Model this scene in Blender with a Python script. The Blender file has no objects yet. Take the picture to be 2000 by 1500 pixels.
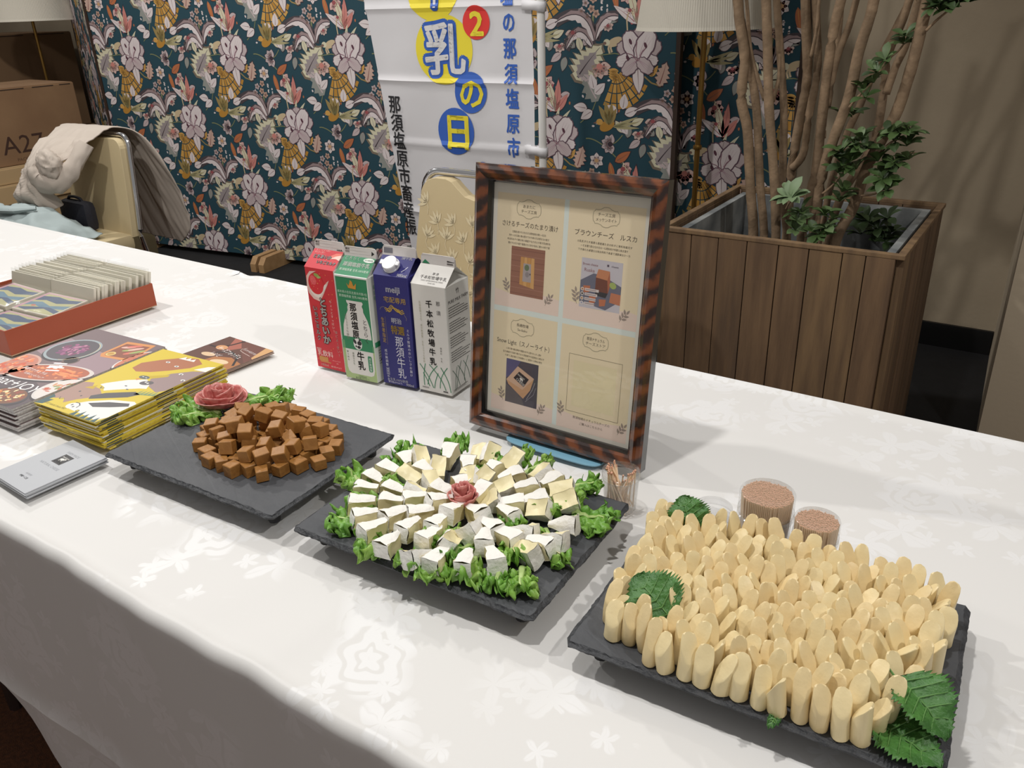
import bpy, bmesh, math, random
from mathutils import Vector, Matrix, noise, geometry
R = math.radians
PI = math.pi
random.seed(7)
sc = bpy.context.scene
COL = sc.collection
T = 0.70                      # height of the table top
CAMZ = T + 0.6233
# ------------------------------------------------------------------ camera
F_PX, PITCH, ROLL, YAW = 1629.25, 0.434663, -0.032967, -0.608641
_right = Vector((math.cos(YAW), -math.sin(YAW), 0))
_fwd = Vector((math.sin(YAW)*math.cos(PITCH), math.cos(YAW)*math.cos(PITCH), -math.sin(PITCH)))
_up = _right.cross(_fwd)
CR = _right*math.cos(ROLL) + _up*math.sin(ROLL)
CU = -_right*math.sin(ROLL) + _up*math.cos(ROLL)
CF = _fwd
cam_d = bpy.data.cameras.new('camera')
cam = bpy.data.objects.new('camera', cam_d)
COL.objects.link(cam)
cam_d.sensor_width = 36
cam_d.lens = F_PX/2000*36
cam_d.clip_start = 0.02
m = Matrix((CR, CU, -CF)).transposed().to_4x4()
m.translation = Vector((0, 0, CAMZ))
cam.matrix_world = m
sc.camera = cam
def ray(px, py):
    return CR*((px-1000)/F_PX) - CU*((py-750)/F_PX) + CF
def AZ(px, py, z=T):          # point of that direction at height z
    d = ray(px, py); return Vector((0, 0, CAMZ)) + d*((z-CAMZ)/d.z)
def AY(px, py, y):            # ... at depth y
    d = ray(px, py); return Vector((0, 0, CAMZ)) + d*(y/d.y)
def AX(px, py, x):
    d = ray(px, py); return Vector((0, 0, CAMZ)) + d*(x/d.x)
# ------------------------------------------------------------------ world, lamps, exposure
w = bpy.data.worlds.new('world'); sc.world = w; w.use_nodes = True
bg = w.node_tree.nodes['Background']
bg.inputs['Color'].default_value = (1.0, 0.97, 0.94, 1)
bg.inputs['Strength'].default_value = 0.27
sc.view_settings.view_transform = 'Standard'
sc.view_settings.look = 'None'
sc.view_settings.gamma = 1
sc.view_settings.use_curve_mapping = False
sc.view_settings.exposure = 0.0
def spot(name, loc, power, size=0.05, angle=150, col=(1, 0.98, 0.95), target=None):
    l = bpy.data.lights.new(name, 'SPOT'); o = bpy.data.objects.new(name, l); COL.objects.link(o)
    l.energy = power; l.shadow_soft_size = size; l.spot_size = R(angle); l.spot_blend = 0.5; l.color = col
    o.location = loc
    d = (Vector(target) - Vector(loc)) if target else Vector((0, 0, -1))
    o.rotation_euler = d.to_track_quat('-Z', 'Y').to_euler()
    return o
spot('downlight', (1.0, 0.55, T+1.95), 58, 0.035)
spot('downlight', (-0.62, 0.47, T+1.95), 61, 0.035)
spot('downlight', (-2.3, 0.55, T+1.95), 70, 0.035)
spot('downlight', (-1.75, 2.05, T+1.95), 44, 0.06)
spot('downlight', (-3.7, 1.7, T+1.95), 92, 0.06)
spot('downlight', (-5.35, 2.1, T+1.95), 26, 0.06)  # fill lamp added only to brighten the cream lamp shade among the cartons
# ------------------------------------------------------------------ helpers
def lin(c):
    c = c/255
    return c/12.92 if c <= 0.04045 else ((c+0.055)/1.055)**2.4
def rgb(t): return (lin(t[0]), lin(t[1]), lin(t[2]), 1)
MATS = {}
def mat(name, c, rough=0.6, metal=0.0, bump=None, var=None, coat=0, spec=0.5, sss=0, trans=0):
    """plain principled material; bump=(scale, strength), var=(scale, second colour)"""
    if name in MATS: return MATS[name]
    m = bpy.data.materials.new(name); m.use_nodes = True
    nt = m.node_tree; b = nt.nodes['Principled BSDF']
    b.inputs['Base Color'].default_value = rgb(c); b.inputs['Roughness'].default_value = rough
    b.inputs['Metallic'].default_value = metal; b.inputs['Coat Weight'].default_value = coat
    b.inputs['Specular IOR Level'].default_value = spec
    if sss:
        b.inputs['Subsurface Weight'].default_value = sss
        b.inputs['Subsurface Radius'].default_value = (0.6, 0.4, 0.2)
        b.inputs['Subsurface Scale'].default_value = 0.006
    if bump or var:
        tc = nt.nodes.new('ShaderNodeTexCoord')
    if var:
        n = nt.nodes.new('ShaderNodeTexNoise'); n.inputs['Scale'].default_value = var[0]; n.inputs['Detail'].default_value = 5
        mx = nt.nodes.new('ShaderNodeMix'); mx.data_type = 'RGBA'
        mr = nt.nodes.new('ShaderNodeMapRange'); mr.inputs[1].default_value = 0.35; mr.inputs[2].default_value = 0.65
        nt.links.new(tc.outputs['Object'], n.inputs['Vector']); nt.links.new(n.outputs['Fac'], mr.inputs[0])
        nt.links.new(mr.outputs[0], mx.inputs[0])
        mx.inputs[6].default_value = rgb(c); mx.inputs[7].default_value = rgb(var[1])
        nt.links.new(mx.outputs[2], b.inputs['Base Color'])
    if bump:
        n = nt.nodes.new('ShaderNodeTexNoise'); n.inputs['Scale'].default_value = bump[0]; n.inputs['Detail'].default_value = 6
        bp = nt.nodes.new('ShaderNodeBump'); bp.inputs['Strength'].default_value = bump[1]; bp.inputs['Distance'].default_value = 0.004
        nt.links.new(tc.outputs['Object'], n.inputs['Vector']); nt.links.new(n.outputs['Fac'], bp.inputs['Height'])
        nt.links.new(bp.outputs[0], b.inputs['Normal'])
    MATS[name] = m
    return m
def inkm(key):                # printing inks by rgb tuple
    return mat('ink_%d_%d_%d' % key, key, 0.55)
def clear(name, tint=(1, 1, 1), refl=0.08, rough=0.05, haze=0.0, hazecol=(235, 235, 230)):
    if name in MATS: return MATS[name]
    m = bpy.data.materials.new(name); m.use_nodes = True; nt = m.node_tree
    for n in list(nt.nodes): nt.nodes.remove(n)
    out = nt.nodes.new('ShaderNodeOutputMaterial'); tr = nt.nodes.new('ShaderNodeBsdfTransparent')
    gl = nt.nodes.new('ShaderNodeBsdfGlossy'); gl.inputs['Roughness'].default_value = rough
    tr.inputs['Color'].default_value = (*tint, 1)
    df = nt.nodes.new('ShaderNodeBsdfDiffuse'); df.inputs['Color'].default_value = rgb(hazecol)
    fr = nt.nodes.new('ShaderNodeLayerWeight'); fr.inputs['Blend'].default_value = 0.35
    mu = nt.nodes.new('ShaderNodeMath'); mu.operation = 'MULTIPLY_ADD'; mu.inputs[1].default_value = 0.22; mu.inputs[2].default_value = refl
    m1 = nt.nodes.new('ShaderNodeMixShader'); m2 = nt.nodes.new('ShaderNodeMixShader')
    nt.links.new(fr.outputs['Fresnel'], mu.inputs[0])
    m1.inputs[0].default_value = haze
    nt.links.new(tr.outputs[0], m1.inputs[1]); nt.links.new(df.outputs[0], m1.inputs[2])
    nt.links.new(mu.outputs[0], m2.inputs[0]); nt.links.new(m1.outputs[0], m2.inputs[1]); nt.links.new(gl.outputs[0], m2.inputs[2])
    nt.links.new(m2.outputs[0], out.inputs['Surface'])
    MATS[name] = m
    return m
class MB:
    """collects geometry, then links it as one mesh object"""
    def __init__(s): s.v = []; s.f = []; s.m = []; s.mats = []
    def mi(s, mt):
        if mt not in s.mats: s.mats.append(mt)
        return s.mats.index(mt)
    def add(s, vs, fs, mt):
        o = len(s.v); s.v += [Vector(p) for p in vs]; k = s.mi(mt)
        for f in fs: s.f.append([i+o for i in f]); s.m.append(k)
        return o
    def box(s, lo, hi, mt, bev=0.0):
        x0, y0, z0 = lo; x1, y1, z1 = hi
        if bev <= 0:
            s.add([(x0,y0,z0),(x1,y0,z0),(x1,y1,z0),(x0,y1,z0),(x0,y0,z1),(x1,y0,z1),(x1,y1,z1),(x0,y1,z1)],
                  [(0,3,2,1),(4,5,6,7),(0,1,5,4),(1,2,6,5),(2,3,7,6),(3,0,4,7)], mt)
            return
        bm = bmesh.new(); bmesh.ops.create_cube(bm, size=1)
        for v in bm.verts: v.co = Vector(((x0+x1)/2+v.co.x*(x1-x0), (y0+y1)/2+v.co.y*(y1-y0), (z0+z1)/2+v.co.z*(z1-z0)))
        bmesh.ops.bevel(bm, geom=bm.edges[:], offset=bev, segments=2, affect='EDGES', profile=0.6)
        s.bm(bm, mt)
    def bm(s, bm, mt, M=None):
        bm.verts.ensure_lookup_table(); bm.verts.index_update()
        s.add([(M @ v.co if M else v.co.copy()) for v in bm.verts], [[v.index for v in f.verts] for f in bm.faces], mt); bm.free()
    def tube(s, pts, rad, mt, n=8, cap=True, squash=1):
        pts = [Vector(p) for p in pts]; rr = rad if isinstance(rad, (list, tuple)) else [rad]*len(pts)
        vs = []; up = Vector((0, 0, 1))
        for i, p in enumerate(pts):
            d = (pts[min(i+1, len(pts)-1)] - pts[max(i-1, 0)]).normalized()
            a = d.cross(up)
            if a.length < 0.05: a = d.cross(Vector((0, 1, 0)))
            a.normalize(); b = a.cross(d)
            for k in range(n):
                t = 2*PI*k/n; vs.append(p + (a*math.cos(t) + b*math.sin(t)*squash)*rr[i])
        fs = [(i*n+k, i*n+(k+1) % n, (i+1)*n+(k+1) % n, (i+1)*n+k) for i in range(len(pts)-1) for k in range(n)]
        if cap: fs += [list(range(n))[::-1], [(len(pts)-1)*n+k for k in range(n)]]
        s.add(vs, fs, mt)
    def lathe(s, prof, mt, n=24, c=(0, 0, 0), rfun=None, capb=True, capt=True):
        vs = []
        for r, z in prof:
            for k in range(n):
                t = 2*PI*k/n; q = r*(rfun(t) if rfun else 1); vs.append((c[0]+q*math.cos(t), c[1]+q*math.sin(t), c[2]+z))
        L = len(prof)
        fs = [(i*n+k, i*n+(k+1) % n, (i+1)*n+(k+1) % n, (i+1)*n+k) for i in range(L-1) for k in range(n)]
        if capb: fs.append(list(range(n))[::-1])
        if capt: fs.append([(L-1)*n+k for k in range(n)])
        s.add(vs, fs, mt)
    def grid(s, nu, nv, fn, mt):
        vs = [fn(i/nu, j/nv) for j in range(nv+1) for i in range(nu+1)]
        fs = [(j*(nu+1)+i, j*(nu+1)+i+1, (j+1)*(nu+1)+i+1, (j+1)*(nu+1)+i) for j in range(nv) for i in range(nu)]
        s.add(vs, fs, mt)
    def mesh(s, name, smooth=False, flat_over=None):
        me = bpy.data.meshes.new(name); me.from_pydata([tuple(v) for v in s.v], [], s.f)
        for mt in s.mats: me.materials.append(mt)
        me.polygons.foreach_set('material_index', s.m)
        if smooth: me.polygons.foreach_set('use_smooth', [True]*len(me.polygons))
        me.update()
        if smooth and flat_over: me.set_sharp_from_angle(angle=R(flat_over))
        return me
    def build(s, name, parent=None, smooth=False, loc=None, rotz=0, flat_over=40):
        return link(name, s.mesh(name, smooth, flat_over), parent, loc, rotz)
def link(name, me, parent=None, loc=None, rotz=0):
    o = bpy.data.objects.new(name, me); COL.objects.link(o)
    if parent: o.parent = parent
    if loc is not None: o.location = loc
    if rotz: o.rotation_euler = (0, 0, rotz)
    return o
def tag(o, label, cat, group=None, kind=None):
    o['label'] = label; o['category'] = cat
    if group: o['group'] = group
    if kind: o['kind'] = kind
    return o
def thing(name, label, cat, loc=(0, 0, 0), rotz=0, group=None):
    o = bpy.data.objects.new(name, None); COL.objects.link(o); o.empty_display_size = 0.02
    o.location = loc; o.rotation_euler = (0, 0, rotz)
    return tag(o, label, cat, group)
def struct(o): o['kind'] = 'structure'; return o
def solid(o, th, off=0):
    md = o.modifiers.new('thickness', 'SOLIDIFY'); md.thickness = th; md.offset = off; return o
ORD = ('first second third fourth fifth sixth seventh eighth ninth tenth eleventh twelfth thirteenth fourteenth fifteenth sixteenth '
       'seventeenth eighteenth nineteenth twentieth').split()
def ordw(i):
    if i < 20: return ORD[i]
    t = (i+1)//10; u = (i+1) % 10
    tens = {2: 'twenty', 3: 'thirty', 4: 'forty', 5: 'fifty'}[t]
    return {2: 'twentieth', 3: 'thirtieth', 4: 'fortieth'}[t] if u == 0 else tens+'-'+ORD[u-1]
# ------------------------------------------------------------------ printing: flat shapes and lettering in mm on a surface
GC = {}
def glyphs(st, bold=0.0):
    k = (st, bold)
    if k not in GC:
        cu = bpy.data.curves.new('t', 'FONT'); cu.body = st; cu.size = 1; cu.resolution_u = 2; cu.offset = bold; cu.fill_mode = 'FRONT'
        o = bpy.data.objects.new('t', cu); COL.objects.link(o)
        me = bpy.data.meshes.new_from_object(o.evaluated_get(bpy.context.evaluated_depsgraph_get()))
        vs = [(v.co.x, v.co.y) for v in me.vertices]; fs = [list(p.vertices) for p in me.polygons]
        bpy.data.objects.remove(o); bpy.data.curves.remove(cu); bpy.data.meshes.remove(me)
        x1 = max([v[0] for v in vs], default=0)
        GC[k] = (vs, fs, x1 if not bold else glyphs(st)[2])
    return GC[k]
class Print:
    def __init__(s): s.v = []; s.f = []; s.m = []; s.mats = []
    def _add(s, pts, fs, col, lay):
        mt = inkm(col) if isinstance(col, tuple) else col
        if mt not in s.mats: s.mats.append(mt)
        k = s.mats.index(mt); o = len(s.v)
        s.v += [(p[0], p[1], lay) for p in pts]
        for f in fs: s.f.append([i+o for i in f]); s.m.append(k)
    def poly(s, pts, col, lay=0):
        if len(pts) < 3: return
        t = geometry.tessellate_polygon([[Vector((p[0], p[1], 0)) for p in pts]])
        s._add(pts, [list(a) for a in t], col, lay)
    def rect(s, x0, y0, x1, y1, col, lay=0): s._add([(x0,y0),(x1,y0),(x1,y1),(x0,y1)], [(0,1,2,3)], col, lay)
    def ell(s, cx, cy, rx, ry, col, lay=0, rot=0, n=20):
        c, d = math.cos(rot), math.sin(rot)
        s._add([(cx+rx*math.cos(a)*c-ry*math.sin(a)*d, cy+rx*math.cos(a)*d+ry*math.sin(a)*c) for a in [2*PI*i/n for i in range(n)]], [list(range(n))], col, lay)
    def stroke(s, pts, w, col, lay=0, taper=False, closed=False):
        n = len(pts); L = []; Rr = []
        for i, p in enumerate(pts):
            a = pts[(i-1) % n] if closed else pts[max(i-1, 0)]; b = pts[(i+1) % n] if closed else pts[min(i+1, n-1)]
            d = Vector((b[0]-a[0], b[1]-a[1]))
            if d.length == 0: d = Vector((1, 0))
            d.normalize(); ww = w/2*((1-0.85*i/(n-1)) if taper else 1)
            L.append((p[0]-d.y*ww, p[1]+d.x*ww)); Rr.append((p[0]+d.y*ww, p[1]-d.x*ww))
        fs = [(i, (i+1) % n, n+(i+1) % n, n+i) for i in range(n if closed else n-1)]
        s._add(L+Rr, fs, col, lay)
    def text(s, st, x, y, size, col, lay=1, al='c', bold=0.0, rot=0, sx=1.0, fit=None):
        if bold > 0.012:      # heavier strokes: the glyph repeated round a small ring
            q = bold*size*0.8; nn = 6 if bold < 0.05 else 14
            for i in range(nn): s.text(st, x+q*math.cos(2*PI*i/nn), y+q*math.sin(2*PI*i/nn), size, col, lay, al, 0.0, rot, sx, fit)
            bold = 0.0
            if nn == 14:
                for i in range(6): s.text(st, x+q*0.5*math.cos(PI*i/3), y+q*0.5*math.sin(PI*i/3), size, col, lay, al, 0.0, rot, sx, fit)
        vs, fs, wd = glyphs(st, 0.0)
        k = size
        if fit and wd*k*sx > fit: sx = fit/(wd*k)
        ox = {'c': -wd/2, 'l': 0, 'r': -wd}[al]
        c, d = math.cos(rot), math.sin(rot)
        P = []
        for a, b in vs:
            u = (a+ox)*k*sx; v = (b-0.38)*k
            P.append((x+u*c-v*d, y+u*d+v*c))
        s._add(P, fs, col, lay)
    def vtext(s, st, x, y, size, col, lay=1, bold=0.0, gap=1.0, sx=1.0, dx=0.0):
        """vertical lettering, y = centre of the first character, going down"""
        for i, ch in enumerate(st):
            if ch in ' \u3000': continue
            yy = y-i*size*gap
            s.text(ch, x+dx*i, yy, size, col, lay, 'c', bold, R(-90) if ch in 'ー～（）' else 0, sx)
    def build(s, name, fmap, parent=None):
        me = bpy.data.meshes.new(name); me.from_pydata([tuple(fmap(*v)) for v in s.v], [], s.f)
        for mt in s.mats: me.materials.append(mt)
        me.polygons.foreach_set('material_index', s.m); me.update()
        o = link(name, me, parent); return o
def planemap(o, u, v, k=0.001, eps=0.00015):
    """mm on the plane o + u*U + v*V, layers raised along U x V"""
    o = Vector(o); u = Vector(u).normalized(); v = Vector(v).normalized(); n = u.cross(v)
    return lambda a, b, l: o + u*(a*k) + v*(b*k) + n*(eps*(l+1))
# ------------------------------------------------------------------ room
m_wall = mat('plaster_taupe', (164, 150, 128), 0.9, bump=(60, 0.15), var=(3, (154, 140, 119)))
m_floor = mat('carpet_dark', (104, 60, 32), 0.9, bump=(400, 0.6), var=(120, (78, 44, 24)))
m_black = mat('baseboard_black', (14, 14, 15), 0.5)
b = MB(); b.box((-8, -3, -0.1), (3, 4, 0), m_floor); struct(b.build('floor'))
b = MB(); b.box((-8, 3.5, 0), (3, 3.62, 2.8), m_wall); struct(b.build('wall_back'))
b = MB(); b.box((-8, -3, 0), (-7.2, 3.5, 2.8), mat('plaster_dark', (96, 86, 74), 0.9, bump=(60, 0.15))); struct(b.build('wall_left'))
b = MB()
pl = [(-0.11, 2.6), (2.6, 2.6), (2.6, 3.5), (-0.17, 3.5)]
b.add([(x, y, 0) for x, y in pl]+[(x, y, 2.8) for x, y in pl], [(0,1,5,4), (1,2,6,5), (2,3,7,6), (3,0,4,7), (4,5,6,7), (3,2,1,0)], mat('plaster_column', (170, 156, 134), 0.9, bump=(60, 0.15)))
struct(b.build('wall_right'))
b = MB(); b.box((-1.9, 3.485, 0), (-0.172, 3.5, 0.10), m_black); struct(b.build('baseboard_back'))
m_dmat = mat('floor_dark', (17, 17, 20), 0.8, bump=(300, 0.3), var=(20, (11, 11, 13)))
b = MB(); b.box((-5.6, 1.6, 0.0), (-0.12, 3.484, 0.006), m_dmat); o = b.build('floor_mat')
tag(o, 'black floor mat running along the wall under screens and planter', 'mat')
# ------------------------------------------------------------------ tables and cloths
Y0, Y1 = 0.382, 1.332
m_board = mat('table_board', (120, 90, 60), 0.5)
m_steel = mat('steel', (150, 150, 155), 0.3, metal=1)
def table(x0, x1, label):
    t = thing('banquet_table', label, 'table', ((x0+x1)/2, (Y0+Y1)/2, 0))
    hw, hd = (x1-x0)/2-0.012, (Y1-Y0)/2-0.014
    b = MB(); b.box((-hw, -hd, T-0.040), (hw, hd, T-0.014), m_board, 0.004); b.build('table_top', t)
    for sx in (-1, 1):
        for sy in (-1, 1):
            b = MB(); b.tube([(sx*(hw-0.12), sy*(hd-0.08), 0.0), (sx*(hw-0.12), sy*(hd-0.08), T-0.038)], 0.014, m_steel, 8); b.build('leg', t)
XS = -1.765
table(-3.66, XS-0.004, 'long table under white cloth carrying the orange tray side, far section')
table(XS+0.004, 0.16, 'long table under white damask cloth carrying cheese slates and milk cartons')

def damask(name, base, light):
    m = bpy.data.materials.new(name); m.use_nodes = True; nt = m.node_tree; b = nt.nodes['Principled BSDF']
    N = nt.nodes.new; L = nt.links.new
    def math_(op, a, b_=None, c=None):
        n = N('ShaderNodeMath'); n.operation = op
        for i, q in enumerate((a, b_, c)):
            if q is None: continue
            if isinstance(q, (int, float)): n.inputs[i].default_value = q
            else: L(q, n.inputs[i])
        return n.outputs[0]
    def mrange(v, a, b_):
        n = N('ShaderNodeMapRange'); n.inputs[1].default_value = a; n.inputs[2].default_value = b_; L(v, n.inputs[0]); return n.outputs[0]
    uv = N('ShaderNodeUVMap').outputs[0]
    def flowers(scale, petals, r0, amp, rings, rnd, off):
        mp = N('ShaderNodeVectorMath'); mp.operation = 'MULTIPLY_ADD'; L(uv, mp.inputs[0])
        mp.inputs[1].default_value = (scale, scale, 0); mp.inputs[2].default_value = (off, off*0.7, 0)
        nz = N('ShaderNodeTexNoise'); nz.inputs['Scale'].default_value = 2.2; nz.noise_dimensions = '2D'; L(mp.outputs[0], nz.inputs['Vector'])
        ad = N('ShaderNodeVectorMath'); ad.operation = 'MULTIPLY_ADD'; L(nz.outputs['Color'], ad.inputs[0]); ad.inputs[1].default_value = (0.25, 0.25, 0); L(mp.outputs[0], ad.inputs[2])
        vo = N('ShaderNodeTexVoronoi'); vo.voronoi_dimensions = '2D'; vo.inputs['Scale'].default_value = 1; vo.inputs['Randomness'].default_value = rnd
        L(ad.outputs[0], vo.inputs['Vector'])
        sb = N('ShaderNodeVectorMath'); sb.operation = 'SUBTRACT'; L(ad.outputs[0], sb.inputs[0]); L(vo.outputs['Position'], sb.inputs[1])
        sp = N('ShaderNodeSeparateXYZ'); L(sb.outputs[0], sp.inputs[0])
        an = math_('ARCTAN2', sp.outputs[1], sp.outputs[0])
        sc2 = N('ShaderNodeSeparateColor'); L(vo.outputs['Color'], sc2.inputs[0])
        ph = math_('MULTIPLY_ADD', sc2.outputs[0], 6.28, 0.0)
        a5 = math_('MULTIPLY_ADD', an, float(petals), ph)
        co = math_('ABSOLUTE', math_('COSINE', math_('MULTIPLY', a5, 0.5)))
        rad = math_('MULTIPLY_ADD', co, amp, r0)
        d = vo.outputs['Distance']
        inside = mrange(math_('SUBTRACT', rad, d), 0.0, 0.05)
        if rings:
            sp3 = math_('SINE', math_('MULTIPLY_ADD', d, 62.0, math_('MULTIPLY', math_('SINE', math_('MULTIPLY', an, 5.0)), 1.1)))
            rg = mrange(sp3, -0.75, -0.35)
            inside = math_('MULTIPLY', inside, rg)
        else:
            vein = mrange(math_('ABSOLUTE', math_('SINE', math_('MULTIPLY', a5, 0.5))), 0.0, 0.12)
            inside = math_('MULTIPLY', inside, math_('MULTIPLY_ADD', vein, 0.6, 0.4))
        return inside
    big = flowers(4.6, 7, 0.23, 0.10, True, 0.75, 0.3)
    leaf = flowers(9.5, 4, 0.03, 0.36, False, 0.85, 4.1)
    sm = flowers(17, 5, 0.08, 0.22, False, 0.9, 8.7)
    # clusters: bouquets with plain ground between
    nz = N('ShaderNodeTexNoise'); nz.noise_dimensions = '2D'; nz.inputs['Scale'].default_value = 4.2; nz.inputs['Detail'].default_value = 1; L(uv, nz.inputs['Vector'])
    cl = mrange(nz.outputs['Fac'], 0.46, 0.54)
    al = math_('MAXIMUM', math_('MAXIMUM', big, leaf), sm)
    fac = math_('MULTIPLY', math_('MINIMUM', al, 1.0), cl)
    mx = N('ShaderNodeMix'); mx.data_type = 'RGBA'; mx.inputs[6].default_value = rgb(base); mx.inputs[7].default_value = rgb(light)
    L(fac, mx.inputs[0]); L(mx.outputs[2], b.inputs['Base Color'])
    L(math_('MULTIPLY_ADD', fac, -0.25, 0.75), b.inputs['Roughness'])
    b.inputs['Sheen Weight'].default_value = 0.1
    wv = N('ShaderNodeTexNoise'); wv.inputs['Scale'].default_value = 900; L(uv, wv.inputs['Vector'])
    bp = N('ShaderNodeBump'); bp.inputs['Strength'].default_value = 0.05; bp.inputs['Distance'].default_value = 0.001
    L(wv.outputs['Fac'], bp.inputs['Height']); L(bp.outputs[0], b.inputs['Normal'])
    return m
m_cloth = damask('damask_white', (221, 219, 216), (230, 229, 228))
def cz(x, y):                 # relief of the lying cloth, never above T
    h = 0.0010*noise.noise(Vector((x*3.1, y*4.0, 1.3))) + 0.0008*noise.noise(Vector((x*9, y*2.2, 7.7)))
    k = max(0, 1-abs(x+0.78)/0.42)*max(0, min(1, (0.60-y)/0.14))
    h += 0.0045*k*(noise.noise(Vector(((x-0.45*y)*15, y*1.5, 3.1))) - 0.5)
    for fx, fw, fa in ((-1.30, 0.007, 0.0018), (-0.62, 0.007, 0.0015)):      # ironed creases across
        h += fa*math.exp(-((x-fx-0.02*math.sin(y*5))/fw)**2) - fa
    for fy, fa in ((0.86, 0.0014), (1.14, 0.0014)):
        h += fa*math.exp(-((y-fy-0.012*math.sin(x*3))/0.008)**2) - fa
    return T - 0.0012 + min(0.001, h) * 0.9
def cloth(name, x0, x1, drop, label, dip=None, ends=(True, True)):
    b = MB(); rad = 0.016
    prof = []                 # (s, y, z relative) from the hem in front, up, over the top, down behind
    d = drop
    nd = 22
    for i in range(nd): prof.append((Y0, -d + (d-rad)*i/nd, 'f'))
    for i in range(6):
        a = PI/2*i/6; prof.append((Y0+rad-rad*math.cos(a), -rad+rad*math.sin(a), 'e'))
    for i in range(61): prof.append((Y0+rad+(Y1-Y0-2*rad)*i/60, 0, 't'))
    for i in range(1, 7):
        a = PI/2*i/6; prof.append((Y1-rad+rad*math.sin(a), -rad+rad*math.cos(a), 'e'))
    for i in range(1, 8): prof.append((Y1, -rad-(0.45)*i/7, 'b'))
    S = [0]
    for i in range(1, len(prof)): S.append(S[-1]+math.hypot(prof[i][0]-prof[i-1][0], prof[i][1]-prof[i-1][1]))
    nx = int((x1-x0)/0.0125)
    uvs = []
    for i in range(nx+1):
        x = x0+(x1-x0)*i/nx
        for j, (y, z, k) in enumerate(prof):
            xx, yy = x, y
            wav = 0.004*noise.noise(Vector((x*4.5, 0, 2)))+0.0022*noise.noise(Vector((x*17, 0, 5)))
            if k == 't':
                zz = cz(x, y) + (wav*0.8-0.002)*max(0, 1-(y-Y0)/0.05)
            elif k in 'fe' and y < 0.9:
                dd = -z
                f = dd/0.35
                fold = 0.012*f*noise.noise(Vector((x*3.2+0.15*f, 0.3*f, 11))) + 0.006*f*noise.noise(Vector((x*9-0.4*f, 0, 4)))
                yy = y + wav*0.8 + fold*0.8 - 0.008*f - 0.005*max(0, min(1, (f-0.96)/0.04))
                zz = T - 0.0012 + z + (wav*0.8-0.002 if z > -0.02 else 0)
            else:
                zz = T - 0.0012 + z; yy = y + 0.004*noise.noise(Vector((x*5, z*3, 1)))*(1 if z < -0.05 else 0.2)
            if dip:
                q = math.exp(-((x-dip)/0.03)**2)*max(0, (y-1.285)/0.045)
                zz -= 0.008*q
            b.v.append(Vector((xx, yy, zz))); uvs.append((x, S[j]))
    n = len(prof); k = b.mi(m_cloth)
    for i in range(nx):
        for j in range(n-1):
            b.f.append([i*n+j, (i+1)*n+j, (i+1)*n+j+1, i*n+j+1]); b.m.append(k)
    # hanging ends
    for e, xe, i0 in ((ends[0], x0, 0), (ends[1], x1, nx)):
        if not e: continue
        base = [i0*n+j for j in range(n) if prof[j][2] == 't']
        o = len(b.v)
        sx = -1 if xe == x0 else 1
        for r in range(1, 9):
            for q, idx in enumerate(base):
                v = b.v[idx]; dd = 0.34*r/8
                b.v.append(Vector((xe+sx*(0.006+0.02*dd*math.sin(v.y*30)), v.y, v.z-dd))); uvs.append((xe+sx*dd, S[22+6+q]))
        L = len(base)
        for r in range(8):
            for q in range(L-1):
                a = base if r == 0 else [o+(r-1)*L+t for t in range(L)]
                c = [o+r*L+t for t in range(L)]
                f = [a[q], a[q+1], c[q+1], c[q]]
                b.f.append(f if sx > 0 else f[::-1]); b.m.append(k)
    me = b.mesh(name, True)
    ul = me.uv_layers.new(name='UVMap')
    for lp in me.loops: ul.data[lp.index].uv = uvs[lp.vertex_index]
    return tag(link(name, me), label, 'tablecloth')
cloth('tablecloth', XS-0.004, 0.17, 0.356, 'white rose-damask tablecloth under the three slates and milk cartons', dip=XS+0.03, ends=(False, True))
cloth('tablecloth', -3.66, XS-0.0035, 0.356, 'white tablecloth on the far table section, meeting the other cloth at a seam', ends=(True, False))
# long underskirt below the cloth's hem
def under(x0, x1):
    b = MB(); uvs = []
    nx, nz = 150, 30
    for i in range(nx+1):
        x = x0+(x1-x0)*i/nx
        hem = 0.03
        if x < -1.16: hem = 0.03 + 0.16*min(1, (-1.16-x)/0.33)**1.2
        for j in range(nz+1):
            z = hem + (T-0.04-hem)*j/nz
            f = 1-(z/T)
            y = Y0+0.032+0.016*f + 0.018*f*noise.noise(Vector((x*3.0, f*0.5, 20))) + 0.008*f*math.sin(x*21)
            b.v.append(Vector((x, y, z))); uvs.append((x, z))
    k = b.mi(m_cloth)
    for i in range(nx):
        for j in range(nz):
            b.f.append([i*(nz+1)+j, (i+1)*(nz+1)+j, (i+1)*(nz+1)+j+1, i*(nz+1)+j+1]); b.m.append(k)
    me = b.mesh('underskirt', True); ul = me.uv_layers.new(name='UVMap')
    for lp in me.loops: ul.data[lp.index].uv = uvs[lp.vertex_index]
    tag(link('underskirt', me), 'white floor-length underskirt showing below the tablecloth hem', 'tablecloth')
under(-3.6, 0.15)
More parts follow.
